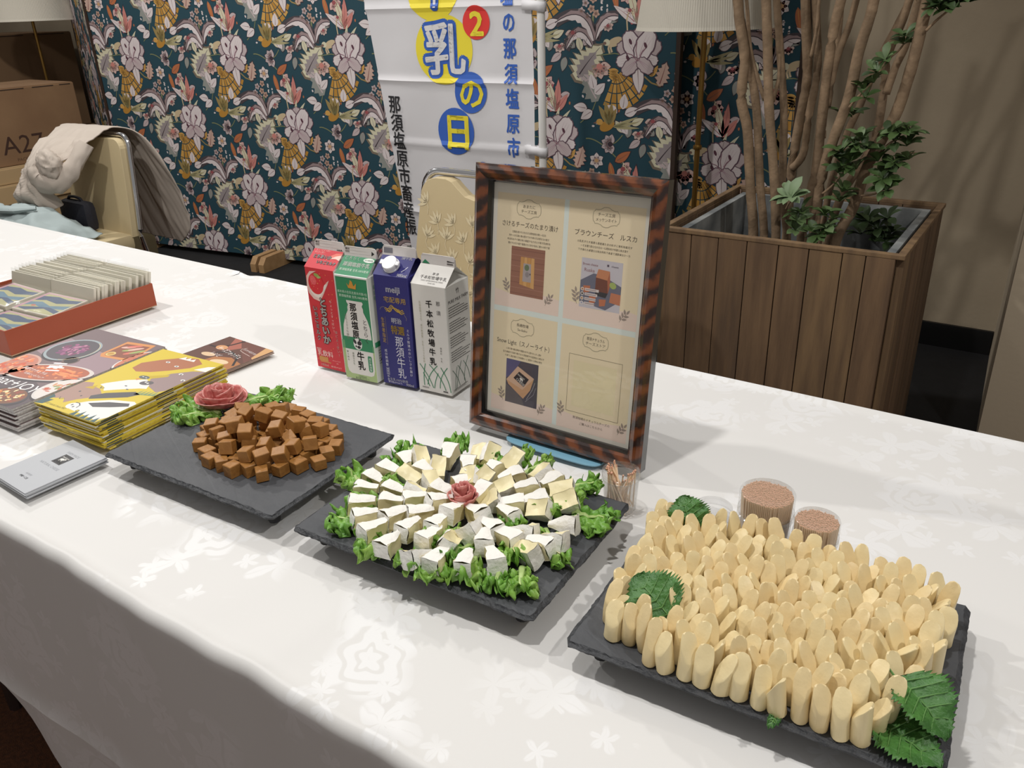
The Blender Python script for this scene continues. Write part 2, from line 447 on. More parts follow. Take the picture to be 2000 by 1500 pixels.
# ------------------------------------------------------------------ floral print, one repeat in mm round a lily at (0, 0)
TEAL = (27, 64, 76)
W1, W2, W3 = (214, 203, 202), (188, 172, 172), (150, 130, 130)
DK = (58, 44, 52); GOLD = (176, 128, 52); GOLD2 = (198, 152, 78); GREEN = (120, 124, 88); PALE = (206, 200, 172)
PINK = (196, 128, 118); ROSE = (150, 78, 82); ORNG = (176, 104, 66); TAN = (196, 176, 142); GREY = (140, 142, 136); BRN = (120, 92, 80)
def lf(P, x, y, L, Wd, ang, col, vein=None, bend=0.0, lay=1, ser=0, edge=None, n=9):
    """leaf or petal from its foot (x, y)"""
    a = R(ang); l = []; r = []; mid = []
    for i in range(n+1):
        t = i/n; ww = Wd/2*math.sin(PI*t**0.8)**0.85 if 0 < t < 1 else 0
        if ser and 0 < t < 1: ww *= 1 + (0.35 if i % 2 else -0.25)
        px = L*t; py = bend*L*t*t
        l.append((px, py+ww)); r.append((px, py-ww)); mid.append((px, py))
    rt = lambda p: (x+p[0]*math.cos(a)-p[1]*math.sin(a), y+p[0]*math.sin(a)+p[1]*math.cos(a))
    out = [rt(p) for p in l+r[-2:0:-1]]
    if edge:
        cx = sum(p[0] for p in out)/len(out); cy = sum(p[1] for p in out)/len(out)
        P.poly([(cx+(p[0]-cx)*1.14, cy+(p[1]-cy)*1.14) for p in out], edge, lay-0.5)
    P.poly(out, col, lay)
    if vein: P.stroke([rt(p) for p in mid[1:-1]], max(1.6, Wd*0.10), vein, lay+0.5, True)
def blossom(P, x, y, r, col, col2, n=6, ang=0, spread=360, lay=1):
    for i in range(n):
        a = ang+spread*i/n
        lf(P, x, y, r, r*0.75, a, col, col2, lay=lay, edge=DK)
    P.ell(x, y, r*0.28, r*0.25, col2, lay+1, n=10)
    for i in range(n):
        a = R(ang+spread*(i+0.5)/n); P.ell(x+r*0.42*math.cos(a), y+r*0.42*math.sin(a), r*0.08, r*0.08, (110, 66, 70), lay+1.2, n=6)
def tile(P):
    # lily
    ED = (96, 72, 84)
    def pet(x, y, L, Wd, ang, col, lay):
        a = R(ang); out = []
        for i in range(15):
            t = i/14; q = -PI*0.5+2*PI*0.5*0; th = PI*t
            w_ = Wd/2*math.sin(th)**0.6*(0.55+0.55*math.sin(PI*min(1, 0.15+0.75*t)))
            out.append((L*(0.5-0.5*math.cos(th))+2.5*math.sin(i*2.3), w_+1.8*math.sin(i*1.9)))
        pts = out+[(u, -v) for u, v in out[-2:0:-1]]
        g = lambda u, v: (x+u*math.cos(a)-v*math.sin(a), y+u*math.sin(a)+v*math.cos(a))
        cx = L*0.5
        P.poly([g(cx+(u-cx)*1.08, v*1.16) for u, v in pts], ED, lay-0.5); P.poly([g(u, v) for u, v in pts], col, lay)
        for k in (-0.22, 0, 0.22): P.stroke([g(L*0.12, k*8), g(L*0.5, k*Wd*0.7), g(L*0.82, k*Wd*0.9)], 2.2, (170, 140, 150), lay+0.3, True)
    for i, (a_, L, Wd, c) in enumerate(((88, 118, 62, W2), (146, 104, 54, W2), (34, 110, 56, W2), (186, 92, 50, W1), (-4, 84, 42, W1), (116, 116, 62, W1), (62, 120, 66, W1), (222, 84, 46, W2), (-38, 78, 44, W2))):
        pet(0, 6, L, Wd, a_, c, 2+i*0.9)
    lf(P, 0, -14, 112, 46, -88, W1, W3, 0.05, 1.6, edge=ED)
    for x, y in ((-34, 74), (30, 60), (-44, 12)): P.ell(x, y, 6, 12, (86, 48, 62), 12, 0.4, 8)
    for pts in ([(0, 0), (-10, 40), (-6, 74)], [(3, 0), (16, 34), (34, 52)], [(-2, 0), (-26, 24), (-48, 30)]): P.stroke(pts, 3, (136, 92, 106), 12)
    # fan of gold slats
    fx, fy = -92, -36
    for i in range(7):
        a0, a1 = R(-112+i*13), R(-112+i*13+10.5)
        for r0, r1 in ((18, 52), (56, 90), (94, 130), (134, 158-abs(i-3)*3)):
            P.poly([(fx+r0*math.cos(a0), fy+r0*math.sin(a0)), (fx+r1*math.cos(a0), fy+r1*math.sin(a0)), (fx+r1*math.cos(a1), fy+r1*math.sin(a1)), (fx+r0*math.cos(a1), fy+r0*math.sin(a1))], GOLD if (i+int(r0)//38) % 2 else GOLD2, 1)
    for i, (dx, dy) in enumerate(((-24, 10), (-30, -8), (-28, -30), (-32, -52))): lf(P, fx+10, fy-4-i*12, 46, 18, 172-i*4, GOLD2, DK, 0, 1)
    # arching plumes
    bx, by = 168, -296
    P.stroke([(bx, by), (bx-10, by+60), (bx-6, by+130)], 9, GREEN, 0.6)
    def plume(pts, wd):
        P.stroke(pts, wd, (70, 62, 66), 1.0); 
        n = len(pts); up = []
        for i, p in enumerate(pts):
            q = pts[min(i+1, n-1)]; o_ = pts[max(i-1, 0)]; d = Vector((q[0]-o_[0], q[1]-o_[1])).normalized()
            k = wd*0.62*math.sin(PI*(0.12+0.86*i/(n-1)))*(1.12 if i % 2 else 0.86); up.append((p[0]-d.y*k, p[1]+d.x*k))
        P.poly(up+[(p[0], p[1]) for p in pts[::-1]], W1, 1.4)
        lo = []
        for i, p in enumerate(pts):
            q = pts[min(i+1, n-1)]; o_ = pts[max(i-1, 0)]; d = Vector((q[0]-o_[0], q[1]-o_[1])).normalized()
            k = -wd*0.42*math.sin(PI*(0.1+0.88*i/(n-1)))*(1.1 if i % 2 else 0.8); lo.append((p[0]-d.y*k, p[1]+d.x*k))
        P.poly(lo+[(p[0], p[1]) for p in pts[::-1]], W3, 1.3)
        P.stroke(pts, 3.5, DK, 1.8)
    arc = lambda x0, y0, x1, y1, x2, y2: [((1-t)**2*x0+2*t*(1-t)*x1+t*t*x2, (1-t)**2*y0+2*t*(1-t)*y1+t*t*y2) for t in [i/10 for i in range(11)]]
    plume(arc(bx, by+30, 130, -110, -8, -196), 44)
    plume(arc(bx-8, by+10, 96, -170, 40, -300)[::1], 40)
    plume(arc(bx+4, by+30, 190, -160, 270, -176)[::-1], 40)
    # small standing monkey with a curled tail
    mx, my = 258, -272
    P.ell(mx, my, 34, 17, TAN, 2, 0.35); P.ell(mx-36, my-2, 14, 13, PALE, 2.2); P.ell(mx-44, my-5, 7, 6, BRN, 2.4)
    for dx, l_ in ((-24, 44), (-14, 40), (20, 46), (30, 42)): P.stroke([(mx+dx, my-4), (mx+dx-4, my-l_*0.6), (mx+dx+2, my-l_)], 8, TAN, 1.9)
    P.stroke([(mx+30, my+8), (mx+52, my+40), (mx+48, my+84), (mx+56, my+112), (mx+72, my+112), (mx+72, my+98)], 6, TAN, 1.9)
    P.stroke([(mx-80, my-52), (mx, my-44), (mx+70, my-56)], 4, GREEN, 1)
    for a, L in ((96, 110), (70, 116), (40, 60)): lf(P, mx+96, my-24, L, 20, a, PALE, GREY, -0.25, 1.5)
    lf(P, mx+120, my-30, 90, 16, 78, (60, 84, 88), None, -0.4, 1)
    # serrated pale leaf
    lf(P, 88, -420, 176, 104, 56, PALE, (84, 78, 88), -0.1, 1, ser=1, n=15, edge=(120, 108, 92)); lf(P, 96, -408, 130, 56, 56, (150, 140, 140), DK, -0.1, 1.6, ser=1, n=11)
    # lily buds
    for a, L, c in ((100, 150, PALE), (76, 132, PINK), (138, 120, W1), (44, 96, PINK)): lf(P, 348, -206, L, 32, a, c, ROSE, 0.12, 1.4, edge=DK)
    # coral sprig
    cx, cy = 330, -150
    for i in range(9):
        a = R(250+i*25); P.stroke([(cx, cy), (cx+22*math.cos(a), cy+26*math.sin(a)), (cx+44*math.cos(a+0.3), cy+50*math.sin(a+0.3))], 7, ROSE, 0.8)
        P.ell(cx+46*math.cos(a+0.3), cy+52*math.sin(a+0.3), 6, 6, (172, 92, 96), 1, n=8)
    # branch of white leaves
    P.stroke([(-250, -250), (-200, -210), (-176, -150), (-190, -110)], 4, GREEN, 0.6)
    for x, y, a in ((-190, -112, 100), (-186, -130, 40), (-220, -190, 170), (-196, -200, 210), (-60, -190, 80), (-84, -206, 150), (-50, -210, 20), (-70, -240, -60)): lf(P, x, y, 62, 38, a, W1, W3, 0.05, 1.3, edge=DK)
    # filler sprigs
    for x, y, a_, c in ((-250, 40, 100, PALE), (-236, 60, 60, W2), (-276, 52, 140, GREY), (40, -330, 250, GREY), (20, -316, 210, W2), (300, 60, 120, PALE), (322, 40, 80, GREY), (-20, -250, 20, PALE), (-300, -130, 200, W2), (210, -180, -20, GREY)): lf(P, x, y, 58, 30, a_, c, W3, 0.08, 1, edge=DK)
    for x, y, r in ((-286, 110, 34), (-40, 190, 30), (12, -286, 28), (226, -210, 24)): blossom(P, x, y, r, (206, 182, 172), ROSE, 5, 190, 220)
    for i in range(14): P.ell(-300+((i*97) % 600), -170+((i*53) % 330), 4.5, 7, W1 if i % 3 else ORNG, 0.4, i, 6)
    P.stroke(arc(-260, 30, -230, -10, -170, -30), 4, GREEN, 0.5); P.stroke(arc(300, 50, 270, 10, 250, 12), 4, GREEN, 0.5)
    # bird
    gx, gy = -128, -258
    P.ell(gx, gy, 36, 22, GOLD, 2, 0.5); P.ell(gx-34, gy+14, 15, 13, GOLD2, 2.2)
    P.poly([(gx-48, gy+16), (gx-64, gy+8), (gx-46, gy+6)], BRN, 2.1)
    for a, L in ((118, 92), (98, 100), (80, 92), (62, 76)): lf(P, gx+8, gy+2, L, 26, a, PALE if a in (92, 60) else (150, 128, 78), GREEN, 0.05, 2.3)
    for a in (-4, 8, 18): lf(P, gx+24, gy-4, 120, 14, a, (170, 160, 120), GREEN, 0.05, 1.9)
    # small blossoms
    blossom(P, -166, -22, 50, (206, 178, 168), PINK, 5, 200, 200); blossom(P, 184, -62, 34, W1, (190, 150, 110), 6, 30)
    blossom(P, 246, 10, 42, W2, DK, 6, 80, 240); blossom(P, 306, -92, 40, (206, 170, 164), ROSE, 5, 230, 220)
    for i, (dx, dy) in enumerate(((0, 0), (26, -22), (-18, -30), (34, 14), (8, -52), (46, -40))): blossom(P, 128+dx, -124+dy, 17, (190, 158, 140) if i % 2 else W2, BRN, 5, i*40)
    for i in range(8): P.ell(206+16*math.cos(i*2.1), -136+22*math.sin(i*1.7), 4, 6, W1, 1, i, 6)
    lf(P, 92, -96, 96, 48, 70, (190, 160, 146), (130, 80, 76), 0.05, 1, ser=1, n=11, edge=DK)
    lf(P, 270, -62, 80, 36, 28, ORNG, BRN, 0.1, 1.2, edge=DK); lf(P, 246, -66, 96, 26, -80, ORNG, GOLD2, 0.05, 1.2)
    P.stroke(arc(134, 30, 190, 40, 300, -70), 5, GREEN, 0.6); P.stroke([(30, -60), (60, -84), (100, -96)], 6, (150, 128, 78), 0.7)
    # grey oak leaf
    lf(P, -170, -160, 128, 70, 128, GREY, W2, -0.15, 1, ser=1, n=9); lf(P, -214, -76, 70, 40, 140, W2, GREY, 0, 1.2, ser=1, n=9)
    for a in (60, 90, 120): lf(P, 60, -60, 50, 18, a, GOLD2, BRN, 0, 1)
_tp = Print(); tile(_tp)
m_teal = mat('cloth_teal', TEAL, 0.8, bump=(700, 0.1))
PU, PV = 716.0, 345.0
def floral(name, parent, w, h, u0, v0, fmap):
    """the repeat laid over a w x h mm field, lily at (u0, v0), trimmed to the field"""
    bm = bmesh.new(); me = bpy.data.meshes.new(name)
    V = []; Fc = []; M = []
    for j in range(-8, 9):
        for i in range(-8, 9):
            ox = u0 + PU*i + (PU/2 if j % 2 else 0); oy = v0 + PV*j
            if ox < -500 or ox > w+420 or oy < -260 or oy > h+480: continue
            o = len(V); V += [(x+ox, y+oy, l) for x, y, l in _tp.v]
            Fc += [[a+o for a in f] for f in _tp.f]; M += _tp.m
    me.from_pydata(V, [], Fc); me.polygons.foreach_set('material_index', M); bm.from_mesh(me)
    for co, no in (((0, 0, 0), (-1, 0, 0)), ((w, 0, 0), (1, 0, 0)), ((0, 0, 0), (0, -1, 0)), ((0, h, 0), (0, 1, 0))):
        bmesh.ops.bisect_plane(bm, geom=bm.verts[:]+bm.edges[:]+bm.faces[:], plane_co=co, plane_no=no, clear_outer=True)
    for v in bm.verts: v.co = fmap(v.co.x, v.co.y, v.co.z)
    bm.to_mesh(me); bm.free()
    for mt in _tp.mats: me.materials.append(mt)
    return link(name, me, parent)
m_brownedge = mat('edge_brown', (52, 36, 26), 0.6)
m_block = mat('foot_timber', (176, 140, 98), 0.6, bump=(90, 0.2), var=(30, (160, 124, 84)))
def screen(label, x0, y0, ang, wd, h, u0, v0, feet=(), z0=0.035):
    t = thing('partition_screen', label, 'screen', (x0, y0, 0), ang, 'floral partition screens')
    b = MB(); b.box((0, 0, z0), (wd, 0.035, h), m_teal, 0.003); b.build('fabric_panel', t)
    b = MB(); b.box((wd, -0.004, z0), (wd+0.018, 0.039, h), m_brownedge); b.build('edge_strip', t)
    b = MB(); b.box((-0.018, -0.004, z0), (0, 0.039, h), m_brownedge); b.build('edge_strip', t)
    f = floral('floral_print', t, wd*1000, (h-z0)*1000, u0, v0, planemap((0, -0.0003, z0), (1, 0, 0), (0, 0, 1), eps=0.0002))
    for fx in feet:
        b = MB()
        for s in (0, 0.056):
            pr = [(-0.20, 0.004), (0.20, 0.004), (0.20, 0.05), (0.17, 0.085), (-0.17, 0.085), (-0.20, 0.05)]
            vs = [(fx+s, 0.0175+a, c) for a, c in pr]+[(fx+s+0.036, 0.0175+a, c) for a, c in pr]
            b.add(vs, [(0,5,4,3,2,1), (6,7,8,9,10,11)]+[(i, (i+1) % 6, (i+1) % 6+6, i+6) for i in range(6)], m_block)
        b.build('foot', t)
    return t
SA = math.atan(0.15)
def scr_uv(px, py):           # on the main screen: mm from its lower corner
    s = ray(px, py); x = s.x/s.y; y = 3.545/(1-0.15*x); return x*y, y
sx0 = -4.73; sy0 = 3.545+0.15*sx0
fx_, fy_ = scr_uv(457, 118)
lily = AY(457, 118, fy_)
screen('wide floral teal partition screen behind the white banner', sx0, sy0, SA, 3.30, 1.86, (fx_-sx0)/math.cos(SA)*1000, (lily.z-0.035)*1000, feet=(0.06, 1.05, 2.5))
p2 = AY(1410, 335, 3.42)
screen('narrow floral teal screen at the wall behind tree and brass lamp', -1.72, 3.42, 0, 0.72, 1.86, (p2.x+1.72)*1000, (p2.z-0.035)*1000, feet=(0.3,))
screen('shaded floral teal screen angled back behind the brown cartons', -5.525, 3.20, R(-23.6), 0.80, 1.86, 500, 900, feet=(0.35,))
# ------------------------------------------------------------------ banner
BL, YEL, RED, BLK = (48, 92, 178), (226, 208, 52), (214, 52, 46), (30, 30, 34)
m_bann = mat('banner_white', (206, 204, 206), 0.6, bump=(14, 0.25))
m_pole = mat('pole_white', (212, 210, 206), 0.35)
def banner():
    t = thing('nobori_banner', 'white vertical banner with yellow, blue and red lettering on a white pole', 'banner', (0, 0, 0))
    YB = 2.15
    xr = -1.392
    def xl(z): return -2.018 + (1.32-z)*0.137
    def wave(x, z):
        return YB + 0.010*math.sin(x*9+z*2.0) + 0.006*noise.noise(Vector((x*6, z*4, 2)))
    zc_ = [AY(880, y, YB).z for y in (12, 160, 285, 420)]
    def crease(z): return sum(-0.006*math.exp(-((z-c)/0.008)**2) for c in zc_)
    def P3(x, z, l): return Vector((x, wave(x, z)+crease(z)-0.0004*(l+1), z))
    b = MB(); nz = 150; nx = 50
    b.grid(nx, nz, lambda u, v: P3(xl(0.32+1.5*v)*(1-u)+xr*u, 0.32+1.5*v, -1), m_bann)
    b.build('cloth', t, True)
    p = Print()
    def pt(px, py): q = AY(px, py, YB); return q.x*1000, q.z*1000
    def sub(pts, k=4):
        o = []
        for i, a in enumerate(pts):
            c = pts[(i+1) % len(pts)]; o += [(a[0]+(c[0]-a[0])*j/k, a[1]+(c[1]-a[1])*j/k) for j in range(k)]
        return o
    x, z = pt(845, -18); p.ell(x, z, 92, 82, YEL, 0, n=40); p.text('牛', x+6, z+8, 118, BL, 1.6, bold=0.10); p.text('牛', x+6, z+8, 118, (206, 204, 206), 2.4)
    x, z = pt(868, 97); p.ell(x, z, 104, 100, YEL, 0.2, n=44)
    p.text('乳', x+2, z+2, 158, BL, 1, bold=0.105); p.text('乳', x+2, z+2, 158, (212, 210, 210), 2, bold=0.022)
    x, z = pt(928, 44); p.ell(x, z, 47, 47, RED, 1.2, n=32); p.text('2', x, z, 92, YEL, 2.2, bold=0.035, sx=1.1)
    x, z = pt(920, 181); p.ell(x, z, 58, 60, BL, 1.2, n=34); p.text('の', x, z, 98, YEL, 2.2, bold=0.03)
    x, z = pt(893, 256); p.ell(x, z, 70, 71, BL, 1.2, n=36); p.text('日', x, z, 116, YEL, 2.2, bold=0.035)
    a = pt(987, -10); c = pt(1001, 289)
    n = 7; g = (a[1]-c[1])/(n-0.05)
    for i, ch in enumerate('塩の那須塩原市'):
        f = i/(n-1); p.text(ch, a[0]+(c[0]-a[0])*f, a[1]+(c[1]-a[1])*f, g*1.0, BL, 1, bold=0.03, sx=0.78)
    a = pt(774, 203); c = pt(802, 442); s = '那須塩原市畜産振'; n = len(s); g = (a[1]-c[1])/(n-1)
    for i, ch in enumerate(s):
        f = i/(n-1); p.text(ch, a[0]+(c[0]-a[0])*f, a[1]+(c[1]-a[1])*f, g*1.04, BLK, 1, bold=0.02, sx=0.94)
    # follow the cloth's waves
    o = p.build('lettering', lambda a, b_, l: Vector((a*0.001, b_*0.001, l)), t)
    bm = bmesh.new(); bm.from_mesh(o.data)
    for i in range(70):
        bmesh.ops.bisect_plane(bm, geom=bm.verts[:]+bm.edges[:]+bm.faces[:], plane_co=(0, 0.9+0.0125*i, 0), plane_no=(0, 1, 0))
    for i in range(26):
        bmesh.ops.bisect_plane(bm, geom=bm.verts[:]+bm.edges[:]+bm.faces[:], plane_co=(-2.02+0.025*i, 0, 0), plane_no=(1, 0, 0))
    for v in bm.verts: v.co = P3(v.co.x, v.co.y, v.co.z*3+2)
    bm.to_mesh(o.data); bm.free()
    b = MB(); b.tube([(xr+0.030, YB+0.005, 0.012), (xr+0.030, YB+0.005, 1.9)], 0.0115, m_pole, 12); b.build('pole', t, True)
    b = MB(); b.lathe([(0.16, 0), (0.16, 0.012), (0.03, 0.02), (0.02, 0.06)], mat('plastic_dark', (30, 30, 32), 0.5), 28, (xr+0.030, YB+0.005, 0.006)); b.build('base', t, True)
    for py in (12, 297):
        z = AY(1060, py, YB).z
        b = MB(); cx = xr+0.030
        pts = [(xr-0.028, YB-0.004, z+0.004), (cx-0.012, YB-0.012, z+0.003), (cx+0.002, YB-0.012, z), (cx+0.016, YB-0.004, z-0.002), (cx+0.014, YB+0.012, z), (cx-0.01, YB+0.02, z+0.002), (xr-0.028, YB+0.004, z+0.004)]
        vs = [(q[0], q[1], q[2]+d) for q in pts for d in (-0.013, 0.013)]
        b.add(vs, [(2*i, 2*i+2, 2*i+3, 2*i+1) for i in range(6)], m_bann); o = b.build('loop', t, True); solid(o, 0.001)
banner()
# ------------------------------------------------------------------ banquet chairs
m_jac = mat('jacquard_cream', (196, 178, 140), 0.55, bump=(500, 0.08)); m_jac2 = (214, 200, 166)
m_chrome = mat('chrome', (210, 210, 212), 0.12, metal=1)
def chair(label, x, y, rz, wd=0.50, top=0.905, notch=True, sprigs=True):
    """front faces -y in its own frame"""
    t = thing('banquet_chair', label, 'chair', (x, y, 0), rz, 'banquet chairs behind the table')
    lean = 0.14
    def bk(u, z, d=0): return Vector((u, (z-0.45)*lean+d, z))
    zt = top-0.022; hw0 = wd/2-0.012; hw1 = wd/2-0.045
    def hw(z): return hw0+(hw1-hw0)*((z-0.45)/(zt-0.45))**1.6
    out = []
    N = 12
    for i in range(N): z = 0.47+(zt-0.05-0.47)*i/N; out.append((hw(z), z))
    for i in range(7): a = PI/2*i/6; out.append((hw(zt-0.05)-0.05+0.05*math.cos(a), zt-0.05+0.05*math.sin(a)))
    if notch:
        for u, z in ((0.125, 0), (0.105, -0.006), (0.085, -0.022), (0.06, -0.040), (0.03, -0.047), (0, -0.048)): out.append((u, zt+z))
    right = out; poly = right + [(-u, z) for u, z in right[::-1] if u > 1e-6]
    b = MB(); n = len(poly)
    bm = bmesh.new()
    vf = [bm.verts.new(bk(u, z, -0.034)) for u, z in poly]; vb = [bm.verts.new(bk(u, z, 0.004)) for u, z in poly]
    tri = geometry.tessellate_polygon([[Vector((u, z, 0)) for u, z in poly]])
    for a in tri: bm.faces.new([vf[i] for i in a]); bm.faces.new([vb[i] for i in a[::-1]])
    for i in range(n): bm.faces.new([vf[i], vf[(i+1) % n], vb[(i+1) % n], vb[i]])
    bmesh.ops.recalc_face_normals(bm, faces=bm.faces[:])
    b.bm(bm, m_jac); bo = b.build('backrest', t)
    md = bo.modifiers.new('soft', 'BEVEL'); md.width = 0.010; md.segments = 3; md.limit_method = 'ANGLE'; md.angle_limit = R(50)
    if sprigs:
        p = Print(); rnd = random.Random(3)
        for j in range(9):
            for i in range(8):
                u = (i-3.5)*62+(31 if j % 2 else 0)+rnd.uniform(-7, 7); z = 490+j*46+rnd.uniform(-7, 7); a0 = rnd.uniform(-40, 40)
                if abs(u) > hw(z/1000)*1000-24 or z > zt*1000-34 or (notch and abs(u) < 130 and z > zt*1000-80): continue
                for a in (50, 75, 100, 130, 160): lf(p, u, z, 34+rnd.uniform(-5, 5), 9, a+a0, m_jac2, lay=0)
                p.stroke([(u, z), (u+8*math.sin(R(a0)), z-14), (u+3, z-30)], 2.2, m_jac2)
        nrm = Vector((0, -1, 0))
        p.build('woven_sprigs', lambda a, c, l: bk(a/1000, c/1000, -0.0352), bo)
    # chrome hoop round the back, running down into the rear legs
    b = MB(); pts = []
    for u, z in right[:19]: pts.append(bk(u+0.011, z+(0.012 if z > zt-0.055 else 0), -0.002))
    L = [Vector((wd/2+0.0, 0.10, 0.008)), Vector((wd/2-0.002, 0.03, 0.30))] + pts
    full = L + [Vector((-q.x, q.y, q.z)) for q in L[::-1]]
    b.tube(full, 0.0105, m_chrome, 10); b.build('back_frame', t, True)
    b = MB(); b.box((-wd/2+0.01, -0.40, 0.415), (wd/2-0.01, -0.02, 0.485), m_jac, 0.022); b.build('seat', t, True)
    for s in (-1, 1):
        b = MB(); b.tube([(s*(wd/2-0.03), -0.37, 0.43), (s*(wd/2-0.01), -0.39, 0.008)], 0.011, m_chrome, 10); b.build('leg', t, True)
    b = MB(); b.tube([(-(wd/2-0.02), -0.38, 0.41), (wd/2-0.02, -0.38, 0.41)], 0.009, m_chrome, 8); b.build('stretcher', t, True)
    return t
chair('cream jacquard banquet chair behind the dark picture frame', -1.305, 1.745, 0, notch=True)
chair('cream banquet chair with a beige coat thrown over its chrome-edged back', -3.42, 1.93, 0, wd=0.46, top=0.875, notch=False, sprigs=False)
# coat over the far chair
m_coat = mat('coat_beige', (184, 172, 160), 0.75, bump=(220, 0.08))
def coat():
    rows = [  # (near edge x, y, z), (far edge ...) from the front hem over the top to the back hem
        ((-3.760, 1.84, 0.500), (-3.58, 1.80, 0.560)),
        ((-3.755, 1.78, 0.565), (-3.47, 1.76, 0.590)),
        ((-3.680, 1.74, 0.640), (-3.44, 1.75, 0.650)),
        ((-3.600, 1.75, 0.740), (-3.41, 1.78, 0.730)),
        ((-3.575, 1.80, 0.810), (-3.36, 1.85, 0.810)),
        ((-3.610, 1.90, 0.868), (-3.325, 1.93, 0.868)),
        ((-3.680, 1.985, 0.885), (-3.30, 1.985, 0.893)),
        ((-3.700, 2.05, 0.860), (-3.235, 2.05, 0.862)),
        ((-3.690, 2.09, 0.740), (-3.175, 2.09, 0.745)),
        ((-3.690, 2.11, 0.600), (-3.155, 2.12, 0.605)),
        ((-3.690, 2.12, 0.480), (-3.160, 2.14, 0.460)),
        ((-3.680, 2.13, 0.400), (-3.250, 2.15, 0.385))]
    n = len(rows)
    def cr(a, b_, c, d, t): return 0.5*((2*b_)+(-a+c)*t+(2*a-5*b_+4*c-d)*t*t+(-a+3*b_-3*c+d)*t**3)
    def at(v, k):
        f = v*(n-1); i = min(int(f), n-2); t = f-i; g = lambda j: Vector(rows[max(0, min(n-1, j))][k])
        return cr(g(i-1), g(i), g(i+1), g(i+2), t)
    def fn(u, v):
        p = at(v, 0).lerp(at(v, 1), u)
        am = 0.055 if v < 0.42 else (0.014 if v < 0.62 else 0.024)
        q = Vector((p.x*11+p.z*4, p.z*3.0+v*2, 3))
        f = noise.noise(q)*0.8 + 0.7*(0.5-abs(noise.noise(q*1.7))) + 0.35*abs(noise.noise(q*4.1))
        d = Vector((0, -1, 0.15)) if v < 0.5 else Vector((0, 1, 0.1))
        bulge = 0.05*math.sin(PI*u)*max(0, math.sin(PI*min(1, v/0.42))) if v < 0.42 else 0
        return p + d*(am*f + bulge)
    t = thing('coat', 'beige trench coat slung over the chrome-edged chair back', 'coat', (-3.5, 1.95, 0.86))
    b = MB(); b.grid(70, 110, lambda u, v: fn(u, v)-Vector((-3.5, 1.95, 0.86)), m_coat); o = b.build('coat_body', t, True, flat_over=180); solid(o, 0.004, 0)
    # crumpled sleeve bunched at the chair's corner
    O = Vector((-3.5, 1.95, 0.86))
    def sleeve(pts, r0, r1, seed, name):
        W = [Vector(q) for q in pts]; n = len(W)-1
        def ctr(u):
            f = u*n; i = min(int(f), n-1); return W[i].lerp(W[i+1], f-i)
        def fn(v, u):
            c = ctr(u); d = (ctr(min(1, u+0.04))-ctr(max(0, u-0.04))).normalized()
            a = d.cross(Vector((0, 1, 0.2))).normalized(); b2 = a.cross(d)
            th = 2*PI*v; r = (r0+(r1-r0)*u)*(1+0.22*noise.noise(Vector((math.cos(th)*1.6, math.sin(th)*1.6, u*7+seed)))+0.10*noise.noise(Vector((math.cos(th)*4, math.sin(th)*4, u*16+seed))))
            return c+(a*math.cos(th)+b2*math.sin(th)*0.6)*r-O
        b = MB(); b.grid(28, 40, fn, m_coat); b.build(name, t, True, flat_over=180)
    sleeve([(-3.31, 1.86, 0.845), (-3.33, 1.79, 0.76), (-3.39, 1.745, 0.70), (-3.46, 1.725, 0.705), (-3.50, 1.72, 0.745)], 0.035, 0.050, 2, 'sleeve')
    def crum(u, v):
        th = 2*PI*u; ph = PI*(v-0.5); d = Vector((math.cos(th)*math.cos(ph), math.sin(ph), math.sin(th)*math.cos(ph)))
        k = 1+0.30*(0.5-abs(noise.noise(d*2.2+Vector((3, 1, 5)))))+0.16*noise.noise(d*5)
        return Vector((-3.412+0.062*d.x*k, 1.745+0.034*d.y*k, 0.772+0.058*d.z*k))-O
    b = MB(); b.grid(36, 24, crum, m_coat); b.build('cuff', t, True, flat_over=180)
coat()
m_shirt = mat('shirt_blue', (160, 172, 172), 0.75, bump=(200, 0.08)); m_navy = mat('navy_cloth', (26, 27, 38), 0.7, bump=(80, 0.3))
t = thing('shirt', 'pale blue collared shirt lying bundled on the coat-covered chair', 'shirt', (-3.50, 1.66, 0.5))
def shf(u, v):
    x = -0.27+0.53*u; y = -0.16+0.30*v
    h = 0.125*math.sin(PI*min(1, max(0, u*1.02)))**0.5*math.sin(PI*v)**0.6
    return Vector((x, y, -0.012+h+0.034*(0.4-abs(noise.noise(Vector((x*9+y*5, y*12, 4)))))+0.012*noise.noise(Vector((x*26, y*26, 1)))))
b = MB(); b.grid(50, 34, shf, m_shirt); o = b.build('shirt_body', t, True, flat_over=180); solid(o, 0.003)
b = MB()
b.tube([(-0.09, -0.06, 0.125), (-0.02, -0.09, 0.122), (0.05, -0.07, 0.124), (0.09, -0.01, 0.122)], [0.016, 0.024, 0.024, 0.014], m_shirt, 10, squash=0.6); b.build('collar', t, True)
b = MB(); b.lathe([(0.007, 0), (0.007, 0.003), (0.004, 0.004)], mat('button_pale', (200, 205, 205), 0.3), 12, (0.045, -0.085, 0.128)); b.build('button', t, True)
t = thing('shoulder_bag', 'dark navy bag standing behind the pale blue shirt', 'bag', (-3.47, 1.845, 0.486))
b = MB(); b.box((-0.10, -0.03, 0), (0.10, 0.03, 0.125), m_navy, 0.029); b.build('bag_body', t, True)
b = MB(); b.tube([(-0.07, 0, 0.11), (-0.04, 0.0, 0.135), (0.0, 0.0, 0.138), (0.04, 0.0, 0.133), (0.06, 0, 0.11)], 0.006, m_navy, 8); b.build('handle', t, True)
